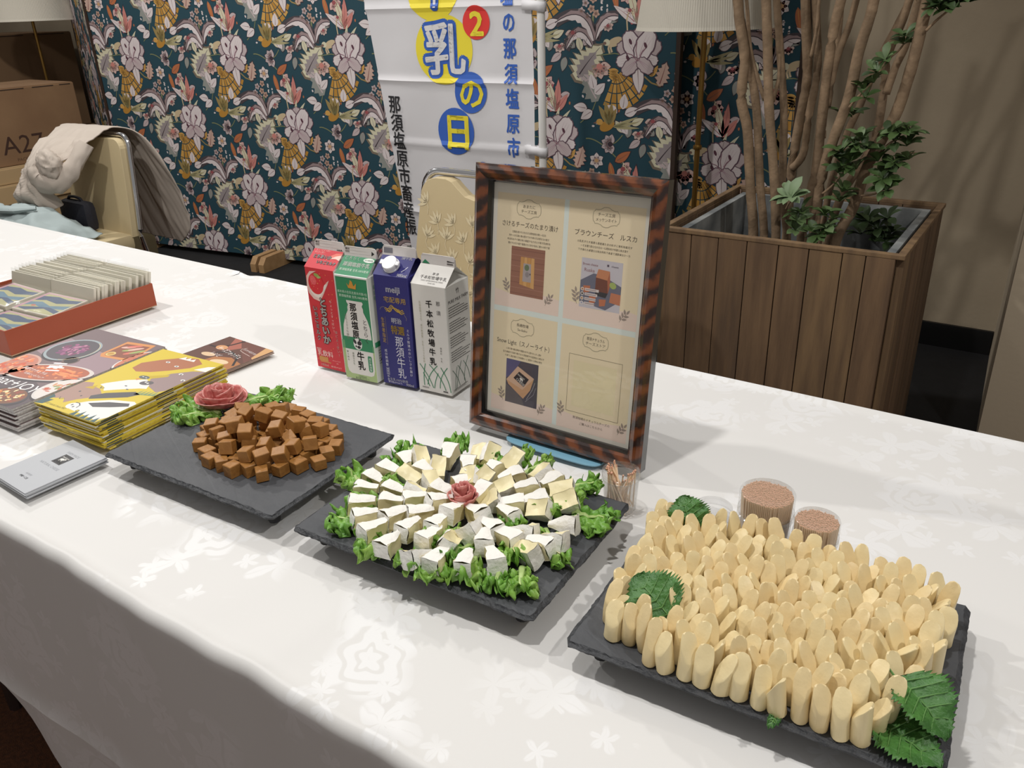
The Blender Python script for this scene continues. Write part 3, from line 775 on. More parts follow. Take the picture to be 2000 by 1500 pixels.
# ------------------------------------------------------------------ cartons and boxes at the side
m_kraft = mat('kraft', (134, 104, 74), 0.85, bump=(150, 0.06), var=(4, (124, 94, 66))); m_kraft2 = mat('kraft_pale', (176, 148, 108), 0.85, bump=(150, 0.06))
m_seam = mat('seam_dark', (58, 42, 30), 0.9)
def carton(label, lo, hi, mt, name='cardboard_box', seam=True, group='cardboard boxes by the side wall'):
    c = Vector(((lo[0]+hi[0])/2, (lo[1]+hi[1])/2, lo[2])); t = thing(name, label, 'box', c, 0, group)
    l = Vector(lo)-c; h = Vector(hi)-c
    b = MB(); b.box(l, (h.x, h.y, h.z-0.004), mt, 0.004); b.build('box_body', t)
    b = MB()
    b.box((l.x+0.004, l.y+0.004, h.z-0.004), (-0.002, h.y-0.004, h.z), mt); b.build('flap', t)
    b = MB(); b.box((0.002, l.y+0.004, h.z-0.004), (h.x-0.004, h.y-0.004, h.z), mt); b.build('flap', t)
    if seam:
        b = MB(); zz = h.z-0.012
        y = l.y+0.03
        rnd = random.Random(len(label))
        while y < h.y-0.06:
            e = min(h.y-0.02, y+rnd.uniform(0.06, 0.22)); b.box((h.x-0.001, y, zz), (h.x+0.0012, e, zz+0.005), m_seam); y = e+rnd.uniform(0.03, 0.10)
        b.build('torn_edge', t)
    return t, l, h
t, l, h = carton('brown cardboard carton printed A27 beside the beige coat', (-5.36, 1.55, 0.562), (-4.9, 2.76, 0.960), m_kraft)
p = Print()
q = AX(40, 278, -4.9); c = Vector((-5.13, (1.55+2.76)/2, 0.562))
p.text('A27', 34, -4, 134, (62, 40, 30), bold=-0.004, sx=1.05); p.text('PACKAGE', 34, -88, 22, (86, 62, 46), sx=1.1)
qq = q-c
p.build('lettering', planemap((h.x+0.0003, qq.y-0.02, qq.z), (0, 1, 0), (0, 0, 1)), t)
carton('pale flat carton lying directly under the A27 carton', (-5.38, 1.50, 0.476), (-4.86, 2.70, 0.560), m_kraft2, 'flat_box', False)
carton('second pale flat carton of the pile below the A27 carton', (-5.36, 1.45, 0.372), (-4.84, 2.62, 0.474), m_kraft2, 'flat_box', False)
carton('lowest pale carton of the pile, standing on the floor', (-5.40, 1.40, 0.008), (-4.86, 2.66, 0.370), m_kraft2, 'flat_box', False)
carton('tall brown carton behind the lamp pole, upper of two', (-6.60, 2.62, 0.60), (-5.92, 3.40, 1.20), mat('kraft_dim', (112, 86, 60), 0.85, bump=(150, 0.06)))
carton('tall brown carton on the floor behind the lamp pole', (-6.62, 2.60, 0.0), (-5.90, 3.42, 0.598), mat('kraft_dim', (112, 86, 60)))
# crate with a dark bag at the screen's corner
t = thing('slatted_crate', 'dark slatted crate between coat and the wide floral screen', 'crate', (-4.42, 2.56, 0.006))
m_cr = mat('crate_olive', (104, 92, 66), 0.7)
b = MB(); b.box((-0.16, -0.10, 0), (0.16, 0.10, 0.02), m_cr); b.build('crate_floor', t)
for k in range(3):
    z = 0.03+k*0.085
    for y_ in (-0.10, 0.088):
        b = MB(); b.box((-0.16, y_, z), (0.16, y_+0.012, z+0.016), m_cr); b.build('slat', t)
for k in range(10):
    x_ = -0.16+k*0.0342
    b = MB(); b.box((x_, -0.101, 0.02), (x_+0.012, -0.088, 0.27), m_cr); b.build('bar', t)
for x_ in (-0.162, 0.15):
    b = MB(); b.box((x_, -0.10, 0.02), (x_+0.012, 0.10, 0.27), m_cr); b.build('side_panel', t)
t = thing('cloth_bag', 'black cloth bag sitting on top of the slatted crate', 'bag', (-4.42, 2.56, 0.277))
b = MB(); b.box((-0.15, -0.09, 0), (0.12, 0.09, 0.13), m_navy, 0.045); b.build('bag_body', t, True)
b = MB(); b.tube([(-0.08, 0, 0.12), (-0.03, 0, 0.17), (0.03, 0, 0.165), (0.07, 0, 0.12)], 0.008, m_navy, 8); b.build('handle', t, True)
# ------------------------------------------------------------------ floor lamps
m_brass = mat('brass', (150, 118, 62), 0.3, metal=0.9); m_shade = mat('shade_cream', (206, 200, 186), 0.85)
def lamp(label, x, y, zb, r, pole=0.010):
    t = thing('floor_lamp', label, 'lamp', (x, y, 0.006 if y > 1.6 and x > -5.6 else 0), 0, 'brass floor lamps')
    b = MB(); b.lathe([(0.13, 0), (0.13, 0.014), (0.10, 0.022), (0.02, 0.03), (0.013, 0.05)], m_brass, 32); b.build('base', t, True)
    b = MB(); b.tube([(0, 0, 0.04), (0, 0, zb+0.12)], pole, m_brass, 12)
    b.lathe([(pole*1.5, 0), (pole*1.7, 0.008), (pole*1.5, 0.016)], m_brass, 16, (0, 0, zb-0.42)); b.build('pole', t, True)
    b = MB(); n = 180
    prof = [(r, 0), (r*0.985, 0.012), (r*0.80, 0.30), (r*0.80, 0.306)]
    b.lathe([(q*(1), z+zb) for q, z in prof], m_shade, n*2, rfun=None, capb=False, capt=False)
    for i, v in enumerate(b.v):
        k = 1+(0.012 if i % 2 else 0)*(0.25 if (v.z < zb+0.013) else 1); b.v[i] = Vector((v.x*k, v.y*k, v.z))
    o = b.build('lamp_shade', t, False); solid(o, 0.0015)
    b = MB(); 
    for k in range(3):
        a = 2*PI*k/3; b.tube([(0, 0, zb+0.10), (r*0.9*math.cos(a), r*0.9*math.sin(a), zb+0.10)], 0.003, m_brass, 6)
    b.build('shade_spider', t)
    b = MB(); b.lathe([(0.014, 0), (0.016, 0.03), (0.03, 0.06), (0.032, 0.085), (0.02, 0.11), (0.0, 0.118)], mat('bulb_glass', (235, 230, 220), 0.3), 16, (0, 0, zb+0.11), capt=False); b.build('bulb', t, True)
lamp('brass floor lamp with pleated cream shade behind the planter tree', -1.244, 3.06, T+0.493, 0.243)
lamp('brass floor lamp with smooth cream shade among the brown cartons', -5.62, 3.0, T+0.575, 0.262, 0.009)
# ------------------------------------------------------------------ planter
m_woods = [mat('plank_%d' % i, c, 0.75, bump=(40, 0.25), var=(7, c2)) for i, (c, c2) in enumerate((((120, 94, 68), (96, 74, 54)), ((114, 88, 62), (92, 72, 54)), ((106, 82, 58), (88, 68, 48)), ((128, 102, 72), (102, 80, 58))))]
for mt in m_woods:            # stretch the grain along the plank
    nt = mt.node_tree; mp = nt.nodes.new('ShaderNodeMapping'); mp.inputs['Scale'].default_value = (5, 5, 0.5)
    tc = [n for n in nt.nodes if n.type == 'TEX_COORD'][0]
    for n in nt.nodes:
        if n.type == 'TEX_NOISE': nt.links.new(mp.outputs[0], n.inputs['Vector'])
    nt.links.new(tc.outputs['Object'], mp.inputs['Vector'])
m_zinc = mat('zinc_liner', (150, 152, 150), 0.85, var=(10, (92, 96, 98)))
m_soil = mat('soil', (38, 30, 22), 0.95, bump=(80, 1.0))
HP = T+0.030
pc = (AZ(1323, 445, HP)+AZ(1768, 495, HP)+AZ(1810, 395, HP)+AZ(1440, 362, HP))/4
PW, PD = 0.598, 0.585
t = thing('planter_box', 'square wooden plank planter holding the multi-stem tree', 'planter', (pc.x, pc.y, 0.0), R(0.8))
rnd = random.Random(5)
def planks(cnt, wd, place):
    cuts = [0]
    for i in range(cnt): cuts.append(cuts[-1]+rnd.uniform(0.8, 1.25))
    k = wd/cuts[-1]
    for i in range(cnt):
        a = -wd/2+cuts[i]*k+0.0012; c = -wd/2+cuts[i+1]*k-0.0012; d = rnd.uniform(-0.0015, 0.0015)
        b = MB(); place(b, a, c, d, m_woods[rnd.randrange(4)]); o = b.build('plank', t)
hw, hd = PW/2, PD/2
planks(8, PW, lambda b, a, c, d, mt: b.box((a, -hd-0.018+d, 0.008), (c, -hd+d, HP-0.012), mt, 0.0015))
planks(8, PW, lambda b, a, c, d, mt: b.box((a, hd+d, 0.008), (c, hd+0.018+d, HP-0.012), mt, 0.0015))
planks(8, PD, lambda b, a, c, d, mt: b.box((-hw-0.018+d, a, 0.008), (-hw+d, c, HP-0.012), mt, 0.0015))
planks(8, PD, lambda b, a, c, d, mt: b.box((hw+d, a, 0.008), (hw+0.018+d, c, HP-0.012), mt, 0.0015))
for lo, hi in (((-hw-0.020, -hd-0.020, HP-0.012), (hw+0.020, -hd-0.001, HP)), ((-hw-0.020, hd+0.001, HP-0.012), (hw+0.020, hd+0.020, HP)),
               ((-hw-0.020, -hd-0.001, HP-0.012), (-hw-0.001, hd+0.001, HP)), ((hw+0.001, -hd-0.001, HP-0.012), (hw+0.020, hd+0.001, HP))):
    b = MB(); b.box(lo, hi, m_woods[3], 0.002); b.build('rim_board', t)
b = MB()
for s in (-1, 1):
    b.box((s*(hw-0.024)-0.010, -hd+0.014, 0.06), (s*(hw-0.024)+0.010, hd-0.014, HP-0.016), m_zinc)
    b.box((-hw+0.034, s*(hd-0.024)-0.010, 0.06), (hw-0.034, s*(hd-0.024)+0.010, HP-0.016), m_zinc)
b.build('zinc_liner', t)
b = MB(); b.grid(20, 20, lambda u, v: Vector((-hw+0.034+(PW-0.068)*u, -hd+0.034+(PD-0.068)*v, HP-0.17+0.012*noise.noise(Vector((u*6, v*6, 0))))), m_soil); b.build('soil', t, True)
for s, (sx, sy) in enumerate(((-1, -1), (1, -1), (1, 1), (-1, 1))):
    b = MB(); b.box((sx*(hw-0.04)-0.02, sy*(hd-0.04)-0.02, 0), (sx*(hw-0.04)+0.02, sy*(hd-0.04)+0.02, 0.012), m_black); b.build('foot', t)
# ------------------------------------------------------------------ tree
m_bark = mat('bark', (142, 118, 92), 0.85, bump=(70, 0.6), var=(22, (112, 92, 70)))
m_leafs = [mat('tree_leaf_%d' % i, c, 0.5) for i, c in enumerate(((66, 88, 46), (88, 108, 68), (50, 68, 36), (112, 132, 96)))]
SOILZ = HP-0.172
tr = thing('multi_stem_tree', 'multi-stemmed tree with bare tan trunks and sparse leaf rosettes in planter', 'tree', (pc.x, pc.y, SOILZ))
TB = Vector((pc.x, pc.y, SOILZ))
Z4 = lambda p: (1250+p[0]/2.667, p[1]/2.667)
def trunk(pts, r0, r1, y0, y1=None, base=True):
    y1 = y0 if y1 is None else y1; n = len(pts); W = []
    for i, q in enumerate(pts):
        px, py = Z4(q); W.append(AY(px, py, y0+(y1-y0)*i/(n-1)))
    if base:
        f = W[0]; W.insert(0, Vector((f.x+(f.x-W[1].x)*0.3, y0, SOILZ-0.02)))
    last = W[-1]; d = (W[-1]-W[-2]).normalized()
    if pts[-1][1] <= 10 and r1 > 0.003: W.append(last+d*0.35)
    fine = []
    def cr(a, b_, c, d_, t): return 0.5*((2*b_)+(-a+c)*t+(2*a-5*b_+4*c-d_)*t*t+(-a+3*b_-3*c+d_)*t**3)
    for i in range(len(W)-1):
        for k in range(5):
            g = lambda j: W[max(0, min(len(W)-1, j))]
            fine.append(cr(g(i-1), g(i), g(i+1), g(i+2), k/5))
    fine.append(W[-1]); N = len(fine)
    rr = [(r0+(r1-r0)*i/(N-1))*(1+0.10*noise.noise(Vector((i*0.6, r0*500, y0*9)))) for i in range(N)]
    b = MB(); b.tube([q-TB for q in fine], rr, m_bark, 10); b.build('trunk' if r0 > 0.009 else 'branch', tr, True, flat_over=180)
for a in (([(590, 1200), (575, 980), (560, 680), (528, 520), (545, 300), (520, 120), (505, -50)], 0.0140, 0.0135, 2.36),
          ([(645, 1205), (625, 950), (605, 550), (565, 330), (535, 150), (500, -40)], 0.0125, 0.010, 2.42),
          ([(708, 1215), (697, 900), (672, 560), (665, 250), (655, -50)], 0.0130, 0.0125, 2.33),
          ([(765, 1220), (742, 1000), (750, 600), (735, 350), (712, 0)], 0.0120, 0.010, 2.50),
          ([(845, 1230), (890, 1000), (915, 900), (945, 640), (975, 380), (1010, 150), (1060, -50)], 0.0150, 0.012, 2.44),
          ([(775, 1100), (790, 870), (830, 640), (870, 400), (865, 150), (860, -50)], 0.0140, 0.013, 2.58),
          ([(905, 1220), (945, 930), (1010, 720), (1090, 500), (1140, 270), (1200, 80), (1230, -50)], 0.0140, 0.013, 2.36),
          ([(1020, 1250), (1110, 1080), (1170, 900), (1250, 740), (1330, 600), (1390, 430), (1440, 250), (1505, -30)], 0.0150, 0.0135, 2.38),
          ([(985, 1200), (1060, 1000), (1150, 860), (1225, 720), (1262, 530), (1290, 300), (1370, 100), (1420, -50)], 0.0125, 0.010, 2.55),
          ([(985, 1000), (1070, 720), (1150, 540), (1250, 300), (1330, 150), (1400, 10)], 0.0105, 0.009, 2.66)):
    trunk(*a)
for a in (([(790, 880), (850, 800), (880, 600), (925, 350), (915, 0)], 0.0115, 0.010, 2.56),
          ([(1282, 490), (1330, 350), (1385, 230), (1450, 0), (1480, -60)], 0.0105, 0.009, 2.52),
          ([(975, 560), (1020, 320), (1090, 130), (1140, -50)], 0.010, 0.009, 2.60),
          ([(950, 720), (960, 600), (1000, 400), (1030, 200), (1050, 0)], 0.010, 0.009, 2.70),
          ([(650, 520), (620, 430), (575, 250), (555, 0)], 0.006, 0.005, 2.46), ([(690, 530), (720, 420), (728, 280)], 0.006, 0.004, 2.40),
          ([(890, 300), (920, 150), (935, -20)], 0.005, 0.004, 2.50), ([(1490, 160), (1540, 110), (1600, 60), (1680, 0)], 0.0035, 0.002, 2.36),
          ([(1090, 560), (1130, 510), (1170, 470), (1230, 400), (1280, 320)], 0.0035, 0.002, 2.34), ([(1240, 800), (1310, 740), (1360, 720)], 0.0035, 0.002, 2.34),
          ([(1200, 930), (1270, 890), (1330, 850), (1400, 800), (1450, 800)], 0.0035, 0.002, 2.36), ([(950, 1010), (1010, 960), (1060, 900), (1120, 860)], 0.0035, 0.002, 2.34),
          ([(1150, 1020), (1220, 1010), (1280, 980)], 0.003, 0.002, 2.34), ([(1300, 300), (1350, 260), (1380, 220)], 0.003, 0.002, 2.40), ([(760, 1090), (775, 1060), (790, 1040)], 0.003, 0.002, 2.32)):
    trunk(*a, base=False)
def leafmesh(mt, L, Wd):
    b = MB(); n = 6; vs = []
    for i in range(n+1):
        t = i/n; ww = Wd/2*(math.sin(PI*min(1, t**1.5*0.97+0.02)))**0.8
        zc_ = 0.10*L*math.sin(PI*t)
        vs += [(L*t, -ww, zc_+ww*0.30), (L*t, 0, zc_-0.001), (L*t, ww, zc_+ww*0.30)]
    b.add(vs, [(3*i+k, 3*i+k+1, 3*i+k+4, 3*i+k+3) for i in range(n) for k in (0, 1)], mt)
    return b.mesh('leaf', True)
LM = [leafmesh(m_leafs[i], 0.058, 0.027) for i in range(4)]
rnd = random.Random(11)
def rosette(px, py, y, n=7, s=1.0, tone=None):
    c = AY(*Z4((px, py)), y)-TB
    ax = Vector((rnd.uniform(-.5, .5), rnd.uniform(-0.7, 0.1), 1)).normalized(); q = ax.to_track_quat('Z', 'Y')
    for i in range(n):
        o = link('leaf', LM[tone if tone is not None else rnd.choice((0, 0, 0, 1, 2))], tr)
        o.rotation_mode = 'QUATERNION'
        a = 2*PI*i/n+rnd.uniform(-.3, .3)
        o.rotation_quaternion = q @ Matrix.Rotation(a, 3, 'Z').to_quaternion() @ Matrix.Rotation(R(-rnd.uniform(-5, 45)), 3, 'Y').to_quaternion()
        o.location = c; k = s*rnd.uniform(0.75, 1.15); o.scale = (k, k, k)
for px, py in ((1560, 60), (1610, 50), (1650, 20), (1720, 10), (1590, 20), (1700, -30), (1540, 40)): rosette(px, py, 2.36, 7, 0.85, rnd.choice((0, 2, 2)))
for px, py, y in ((1380, 190, 2.40), (1375, 230, 2.40), (1280, 315, 2.36), (1230, 380, 2.34), (1220, 430, 2.34), (1170, 470, 2.34), (1170, 510, 2.34), (1040, 590, 2.5), (1110, 600, 2.5)): rosette(px, py, y, 7, 0.72)
for px, py in ((1300, 700), (1350, 690), (1400, 700), (1330, 740), (1390, 760), (1400, 830), (1330, 850), (1240, 840), (1310, 880)): rosette(px, py, 2.34, 7, 0.8)
for px, py in ((1050, 790), (1090, 830), (1120, 760), (1160, 730), (1060, 860), (1130, 880), (1030, 900), (1170, 780), (1270, 930), (1290, 990), (1050, 1000), (1040, 1050)): rosette(px, py, 2.33, 7, 0.85)
for px, py in ((780, 1040), (800, 1030)): rosette(px, py, 2.27, 7, 1.0, 3)
for px, py in ((820, 1150), (840, 1110), (810, 1200), (960, 1120), (1000, 1140), (970, 1190), (930, 1220), (940, 1235)): rosette(px, py, 2.27, 7, 0.8, rnd.choice((0, 1)))
for px, py in ((1120, 1110), (1180, 1150), (1240, 1190), (1290, 1140), (1310, 1210), (1230, 1250), (1150, 1220), (1280, 1260)): rosette(px, py, 2.62, 6, 0.95, 2)
# ------------------------------------------------------------------ slates
def slatemat():
    m = mat('slate', (66, 68, 72), 0.62, bump=(55, 0.35), var=(9, (78, 79, 82)))
    nt = m.node_tree; b = nt.nodes['Principled BSDF']
    return m
m_slate = slatemat(); m_slate_e = mat('slate_edge', (44, 46, 50), 0.6, bump=(160, 0.9), var=(90, (62, 63, 66)))
m_foot = mat('rubber_foot', (30, 30, 32), 0.6)
SW, SD, SZ = 0.351, 0.257, 0.030
def slate(label, fl, ang, seed):
    t = thing('slate_platter', label, 'platter', (fl[0], fl[1], T), ang, 'slate platters on the table')
    rnd = random.Random(seed)
    per = []
    def side(a, b_, n):
        for i in range(n): f = i/n; per.append((a[0]+(b_[0]-a[0])*f, a[1]+(b_[1]-a[1])*f))
    c = 0.006
    side((c, 0), (SW-c, 0), 80); side((SW, c), (SW, SD-c), 60); side((SW-c, SD), (c, SD), 80); side((0, SD-c), (0, c), 60)
    rings = []
    th = 0.0065
    ctr = Vector((SW/2, SD/2))
    for ri, (inset, z, am) in enumerate(((0.0055, SZ, 0.0022), (0.0035, SZ-0.0016, 0.0016), (0.0005, SZ-0.0030, 0.0014), (0.0012, SZ-0.0052, 0.0016), (0.004, SZ-th, 0.001))):
        rg = []
        for i, (x, y) in enumerate(per):
            nx = (-1 if x < 0.0001 else 1 if x > SW-0.0001 else 0); ny = (-1 if y < 0.0001 else 1 if y > SD-0.0001 else 0)
            wob = am*(noise.noise(Vector((x*70, y*70, seed+ri*0.7)))+0.6*noise.noise(Vector((x*260, y*260, seed+ri*2.1))))
            jag = -inset + wob + (0.0012*noise.noise(Vector((x*22, y*22, seed))))
            rg.append(Vector((x+nx*jag, y+ny*jag, z+0.0005*noise.noise(Vector((x*200, y*200, ri+seed))))))
        rings.append(rg)
    b = MB(); n = len(per)
    for rg in rings: b.v += rg
    km = b.mi(m_slate); ke = b.mi(m_slate_e)
    for r in range(len(rings)-1):
        for i in range(n):
            j = (i+1) % n; b.f.append([r*n+i, (r+1)*n+i, (r+1)*n+j, r*n+j]); b.m.append(ke)
    b.f.append(list(range(n))); b.m.append(km)
    b.f.append([(len(rings)-1)*n+i for i in range(n)][::-1]); b.m.append(ke)
    b.build('slab', t)
    for x in (0.03, SW-0.03):
        for y in (0.03, SD-0.03):
            q = MB(); q.lathe([(0.008, 0), (0.0085, 0.004), (0.007, SZ-th)], m_foot, 14, (x, y, 0.0)); q.build('foot', t, True)
    return t
S1 = Vector((-1.119, 0.540, 0)); A1 = R(2.6); S2 = Vector((-0.733, 0.555, 0)); A2 = R(2.6); S3 = Vector((-0.340, 0.562, 0)); A3 = R(3.3)
slate('black slate platter holding the heap of brown cheese cubes', S1, A1, 1)
slate('black slate platter holding white cheese wedges on lettuce', S2, A2, 2)
slate('black slate platter holding rows of pale cheese sticks', S3, A3, 3)
def on(S, A, u, v, z=0): return Vector((S.x+u*math.cos(A)-v*math.sin(A), S.y+u*math.sin(A)+v*math.cos(A), T+SZ+z))
def loc(S, A, p):
    d = Vector((p.x-S.x, p.y-S.y)); return d.x*math.cos(A)+d.y*math.sin(A), -d.x*math.sin(A)+d.y*math.cos(A)
# ------------------------------------------------------------------ brown cheese cubes
m_brown = mat('brown_cheese', (164, 114, 56), 0.5, bump=(120, 0.25), var=(60, (148, 100, 46)))
rnd = random.Random(21)
def cubemesh(k):
    bm = bmesh.new(); bmesh.ops.create_cube(bm, size=1)
    bmesh.ops.bevel(bm, geom=bm.edges[:], offset=0.05, segments=1, affect='EDGES')
    sx, sy, sz = (rnd.uniform(0.0175, 0.0220), rnd.uniform(0.0168, 0.0210), rnd.uniform(0.0155, 0.0190))
    for v in bm.verts:
        q = v.co.copy(); s = Vector((k*3.1, 1, 2))
        v.co = Vector((q.x*sx*(1+0.12*noise.noise(q*1.3+s)), q.y*sy*(1+0.12*noise.noise(q*1.3+s+Vector((5, 0, 0)))), q.z*sz*(1+0.10*noise.noise(q*1.3+s+Vector((0, 9, 0))))))
    b = MB(); b.bm(bm, m_brown); return b.mesh('brown_cheese_cube')
CM = [cubemesh(i) for i in range(9)]
cubes = []
cc = Vector((-0.918, 0.684, 0)); CRX, CRY = 0.113, 0.084
def heap(n, fx, fy, z, dmin, tries=9000):
    out = []
    for _ in range(tries):
        a = rnd.uniform(0, 2*PI); r = math.sqrt(rnd.random())
        p = Vector((cc.x+fx*r*math.cos(a), cc.y+fy*r*math.sin(a), z))
        if all((p-q).length > dmin for q in out): out.append(p)
        if len(out) >= n: break
    return out
L0 = heap(66, CRX, CRY, 0.0092, 0.0202); L1 = heap(40, CRX*0.84, CRY*0.80, 0.0258, 0.0220); L2 = heap(9, CRX*0.45, CRY*0.45, 0.041, 0.028)
for tier, pts in enumerate((L0, L1, L2)):
    pts.sort(key=lambda p: p.y); k = 0; row = 0
    nrow = (8, 6, 3)[tier]; per = -(-len(pts)//nrow)
    for r in range(nrow):
        seg = sorted(pts[r*per:(r+1)*per], key=lambda p: p.x)
        for i, p in enumerate(seg):
            o = link('brown_cheese_cube', CM[rnd.randrange(9)])
            o.location = (p.x, p.y, T+SZ+p.z+rnd.uniform(0, 0.0015)*tier)
            tl = (0.0, 0.30, 0.35)[tier]
            o.rotation_euler = (rnd.uniform(-tl, tl), rnd.uniform(-tl, tl), rnd.uniform(0, PI))
            nm = ('bottom tier', 'middle tier', 'top tier')[tier]
            tag(o, f'brown cheese cube, {nm} of the heap, {ordw(r)} row from table edge, {ordw(i)} from leaflets', 'cheese', 'brown cheese cubes')
# ------------------------------------------------------------------ lettuce, salami roses
m_let = mat('lettuce', (150, 184, 88), 0.4, var=(40, (108, 158, 56)), bump=(140, 0.3)); m_rib = mat('lettuce_rib', (176, 198, 126), 0.4)
m_letd = mat('lettuce_dark', (92, 146, 52), 0.4, var=(45, (122, 168, 70)), bump=(140, 0.3))
def lettuce(label, p, ang, L, Wd, seed, mt=None, lift=0.012, tilt=0.0, frill=1.0):
    t = thing('lettuce_leaf', label, 'lettuce', p, ang, 'lettuce leaves on the slates')
    mt = mt or m_let
    def fn(u, v):
        s = (v-0.5)*2
        ww = Wd*(0.16+0.84*math.sin(PI*min(1, 0.06+u*0.62))**1.4)*(1 if u < 0.92 else 0.96)
        e = max(abs(s)**1.6, (u**4))
        ph = seed*3.3
        z = lift*u*0.5 + frill*e*0.0062*(math.sin(s*9+u*13+ph)+0.8*math.sin(s*4-u*21+ph*2)+0.5*math.sin(s*19+u*33)) + 0.005*noise.noise(Vector((u*6, s*4, seed))) + 0.004*(1-abs(s))
        wob = frill*e*0.0034*math.sin(u*34+s*11+ph)
        return Vector((L*u + wob + 0.003*e*math.sin(s*17+ph), s*ww/2*(1+0.10*math.sin(u*37+ph)*e)+wob, max(0.0012, 0.003+z+tilt*L*u)))
    b = MB(); b.grid(26, 30, fn, mt); o = b.build('blade', t, True, flat_over=180); solid(o, 0.0006)
    b = MB(); pts = [fn(i/10, 0.5)+Vector((0, 0, 0.001)) for i in range(0, 10)]
    b.tube(pts, [0.0042*(1-0.085*i) for i in range(10)], m_rib, 8, squash=0.6); b.build('rib', t, True)
    return t
m_sal = mat('salami', (190, 98, 94), 0.35, var=(130, (218, 150, 140)), bump=(150, 0.2)); m_sal2 = mat('salami_rim', (150, 70, 56), 0.45)
def salami(label, p, r, h, seed, squash=1.0, rot=0.0):
    t = thing('salami_rose', label, 'salami', p, rot, 'salami roses')
    rnd = random.Random(seed)
    specs = [(0.16, 1.0, 5.2), (0.34, 1.0, 4.2), (0.52, 0.96, 3.4), (0.66, 0.9, 3.0), (0.80, 0.78, 2.6), (0.86, 0.74, 2.6), (0.96, 0.60, 2.4), (0.98, 0.58, 2.2), (1.0, 0.5, 2.2)]
    a0 = 0
    for k, (rr, hh, arc) in enumerate(specs):
        a0 += 2.2
        def fn(u, v):
            a = a0+(u-0.5)*arc
            flare = 0.72+0.30*v**1.5+0.10*v*rr*(1.6)
            q = r*rr*flare*(1+0.07*noise.noise(Vector((a*2, v*2, seed+k))))
            top = h*hh*(1-0.22*(2*u-1)**2)+0.0025*noise.noise(Vector((a*3, k, seed)))
            zz = 0.002+top*v
            q2 = q*(0.55+0.45*min(1, v*2.2)) if rr > 0.3 else q
            return Vector((q2*math.cos(a)*squash, q2*math.sin(a), zz))
        b = MB(); b.grid(18, 7, fn, m_sal); o = b.build('slice', t, True, flat_over=180); solid(o, 0.0013)
    return t
zt = T+SZ
lettuce('frilled lettuce leaf behind the salami rose on the cube slate', AZ(452, 800, zt), R(62), 0.085, 0.05, 1, frill=1.2)
lettuce('small frilled lettuce leaf between salami rose and cube heap', AZ(500, 792, zt), R(48), 0.060, 0.034, 2)
lettuce('frilled lettuce leaf sticking out towards the leaflets under the salami rose', AZ(430, 815, zt), R(196), 0.075, 0.05, 3, frill=1.2)
lettuce('frilled lettuce leaf in front of the salami rose, beside brown cubes', AZ(425, 812, zt), R(235), 0.062, 0.045, 4, frill=1.2)
salami('large pink salami rose beside the heap of brown cubes', AZ(436, 800, zt)+Vector((0, 0, 0.004)), 0.033, 0.036, 5, 1.1, 0.4)
# ------------------------------------------------------------------ white rind cheese wedges in rings
m_rind = mat('rind_white', (236, 233, 226), 0.75, bump=(140, 0.5)); m_paste = mat('paste_cream', (232, 220, 176), 0.4, bump=(60, 0.3))
rnd = random.Random(9)
def wedge(k):
    """tip at the origin end, rind on top, bottom and the outer end"""
    L, Wd, H = 0.0325+rnd.uniform(-.004, .004), 0.0230+rnd.uniform(-.003, .004), 0.0210+rnd.uniform(-.002, .003)
    n = 6; res = []
    def sag(p):
        return p+Vector((0.0024*noise.noise(p*75+Vector((k, 0, 0))), 0.0028*noise.noise(p*90+Vector((0, k, 3))), 0.0014*noise.noise(p*70+Vector((5, k, 0)))))
    b = MB(); rn = MB()
    tw = rnd.uniform(0.0030, 0.0065)
    def w(u): return tw+(Wd/2-tw)*u**0.9
    cut = 0.0022
    for s in (-1, 1):          # cut faces bulge or sink a little
        def fn(u, v):
            x = -L/2+L*u; bow = -0.0042*math.sin(PI*v)*math.sin(PI*u) if k % 4 else 0.0016*math.sin(PI*v)
            return sag(Vector((x, s*(w(u)-0.0004+bow), H*v)))
        if s > 0: b.grid(n, 4, fn, m_paste)
        else: b.grid(n, 4, lambda u, v: fn(1-u, v), m_paste)
    def cap(fn_top):
        rn.grid(n, 4, fn_top, m_rind)
    def top(u, v): 
        e = (2*v-1); return sag(Vector((-L/2+L*u, -e*(w(u)+0.0001), H+0.0001-0.0018*max(0, u-0.85)/0.15+0.0030*(1-abs(e))*(k % 3)/2)))
    def bot(u, v): e = (2*v-1); return sag(Vector((-L/2+L*u, e*(w(u)+0.0001), 0.0)))
    rn.grid(n, 4, lambda u, v: top(u, 1-v), m_rind); rn.grid(n, 4, lambda u, v: bot(u, 1-v), m_rind)
    def rim(u, v):
        e = 2*u-1; return sag(Vector((L/2+0.0010*(1-e*e)+0.0012*math.sin(PI*v), e*(w(1)+0.0001), (H-0.0017)*v)))
    rn.grid(4, 4, rim, m_rind)
    b.grid(2, 4, lambda u, v: sag(Vector((-L/2, (1-2*u)*w(0), H*v))), m_paste)
    return b.mesh('cheese_wedge', True), rn.mesh('rind', True)
WM = [wedge(i) for i in range(8)]
wc = AZ(905, 992, zt+0.01); wc.z = zt
cu_, cv_ = loc(S2, A2, wc)
RNG = ((0.033, 7), (0.061, 12), (0.090, 18), (0.120, 25))
RN = ('innermost ring', 'second ring', 'third ring', 'outermost ring')
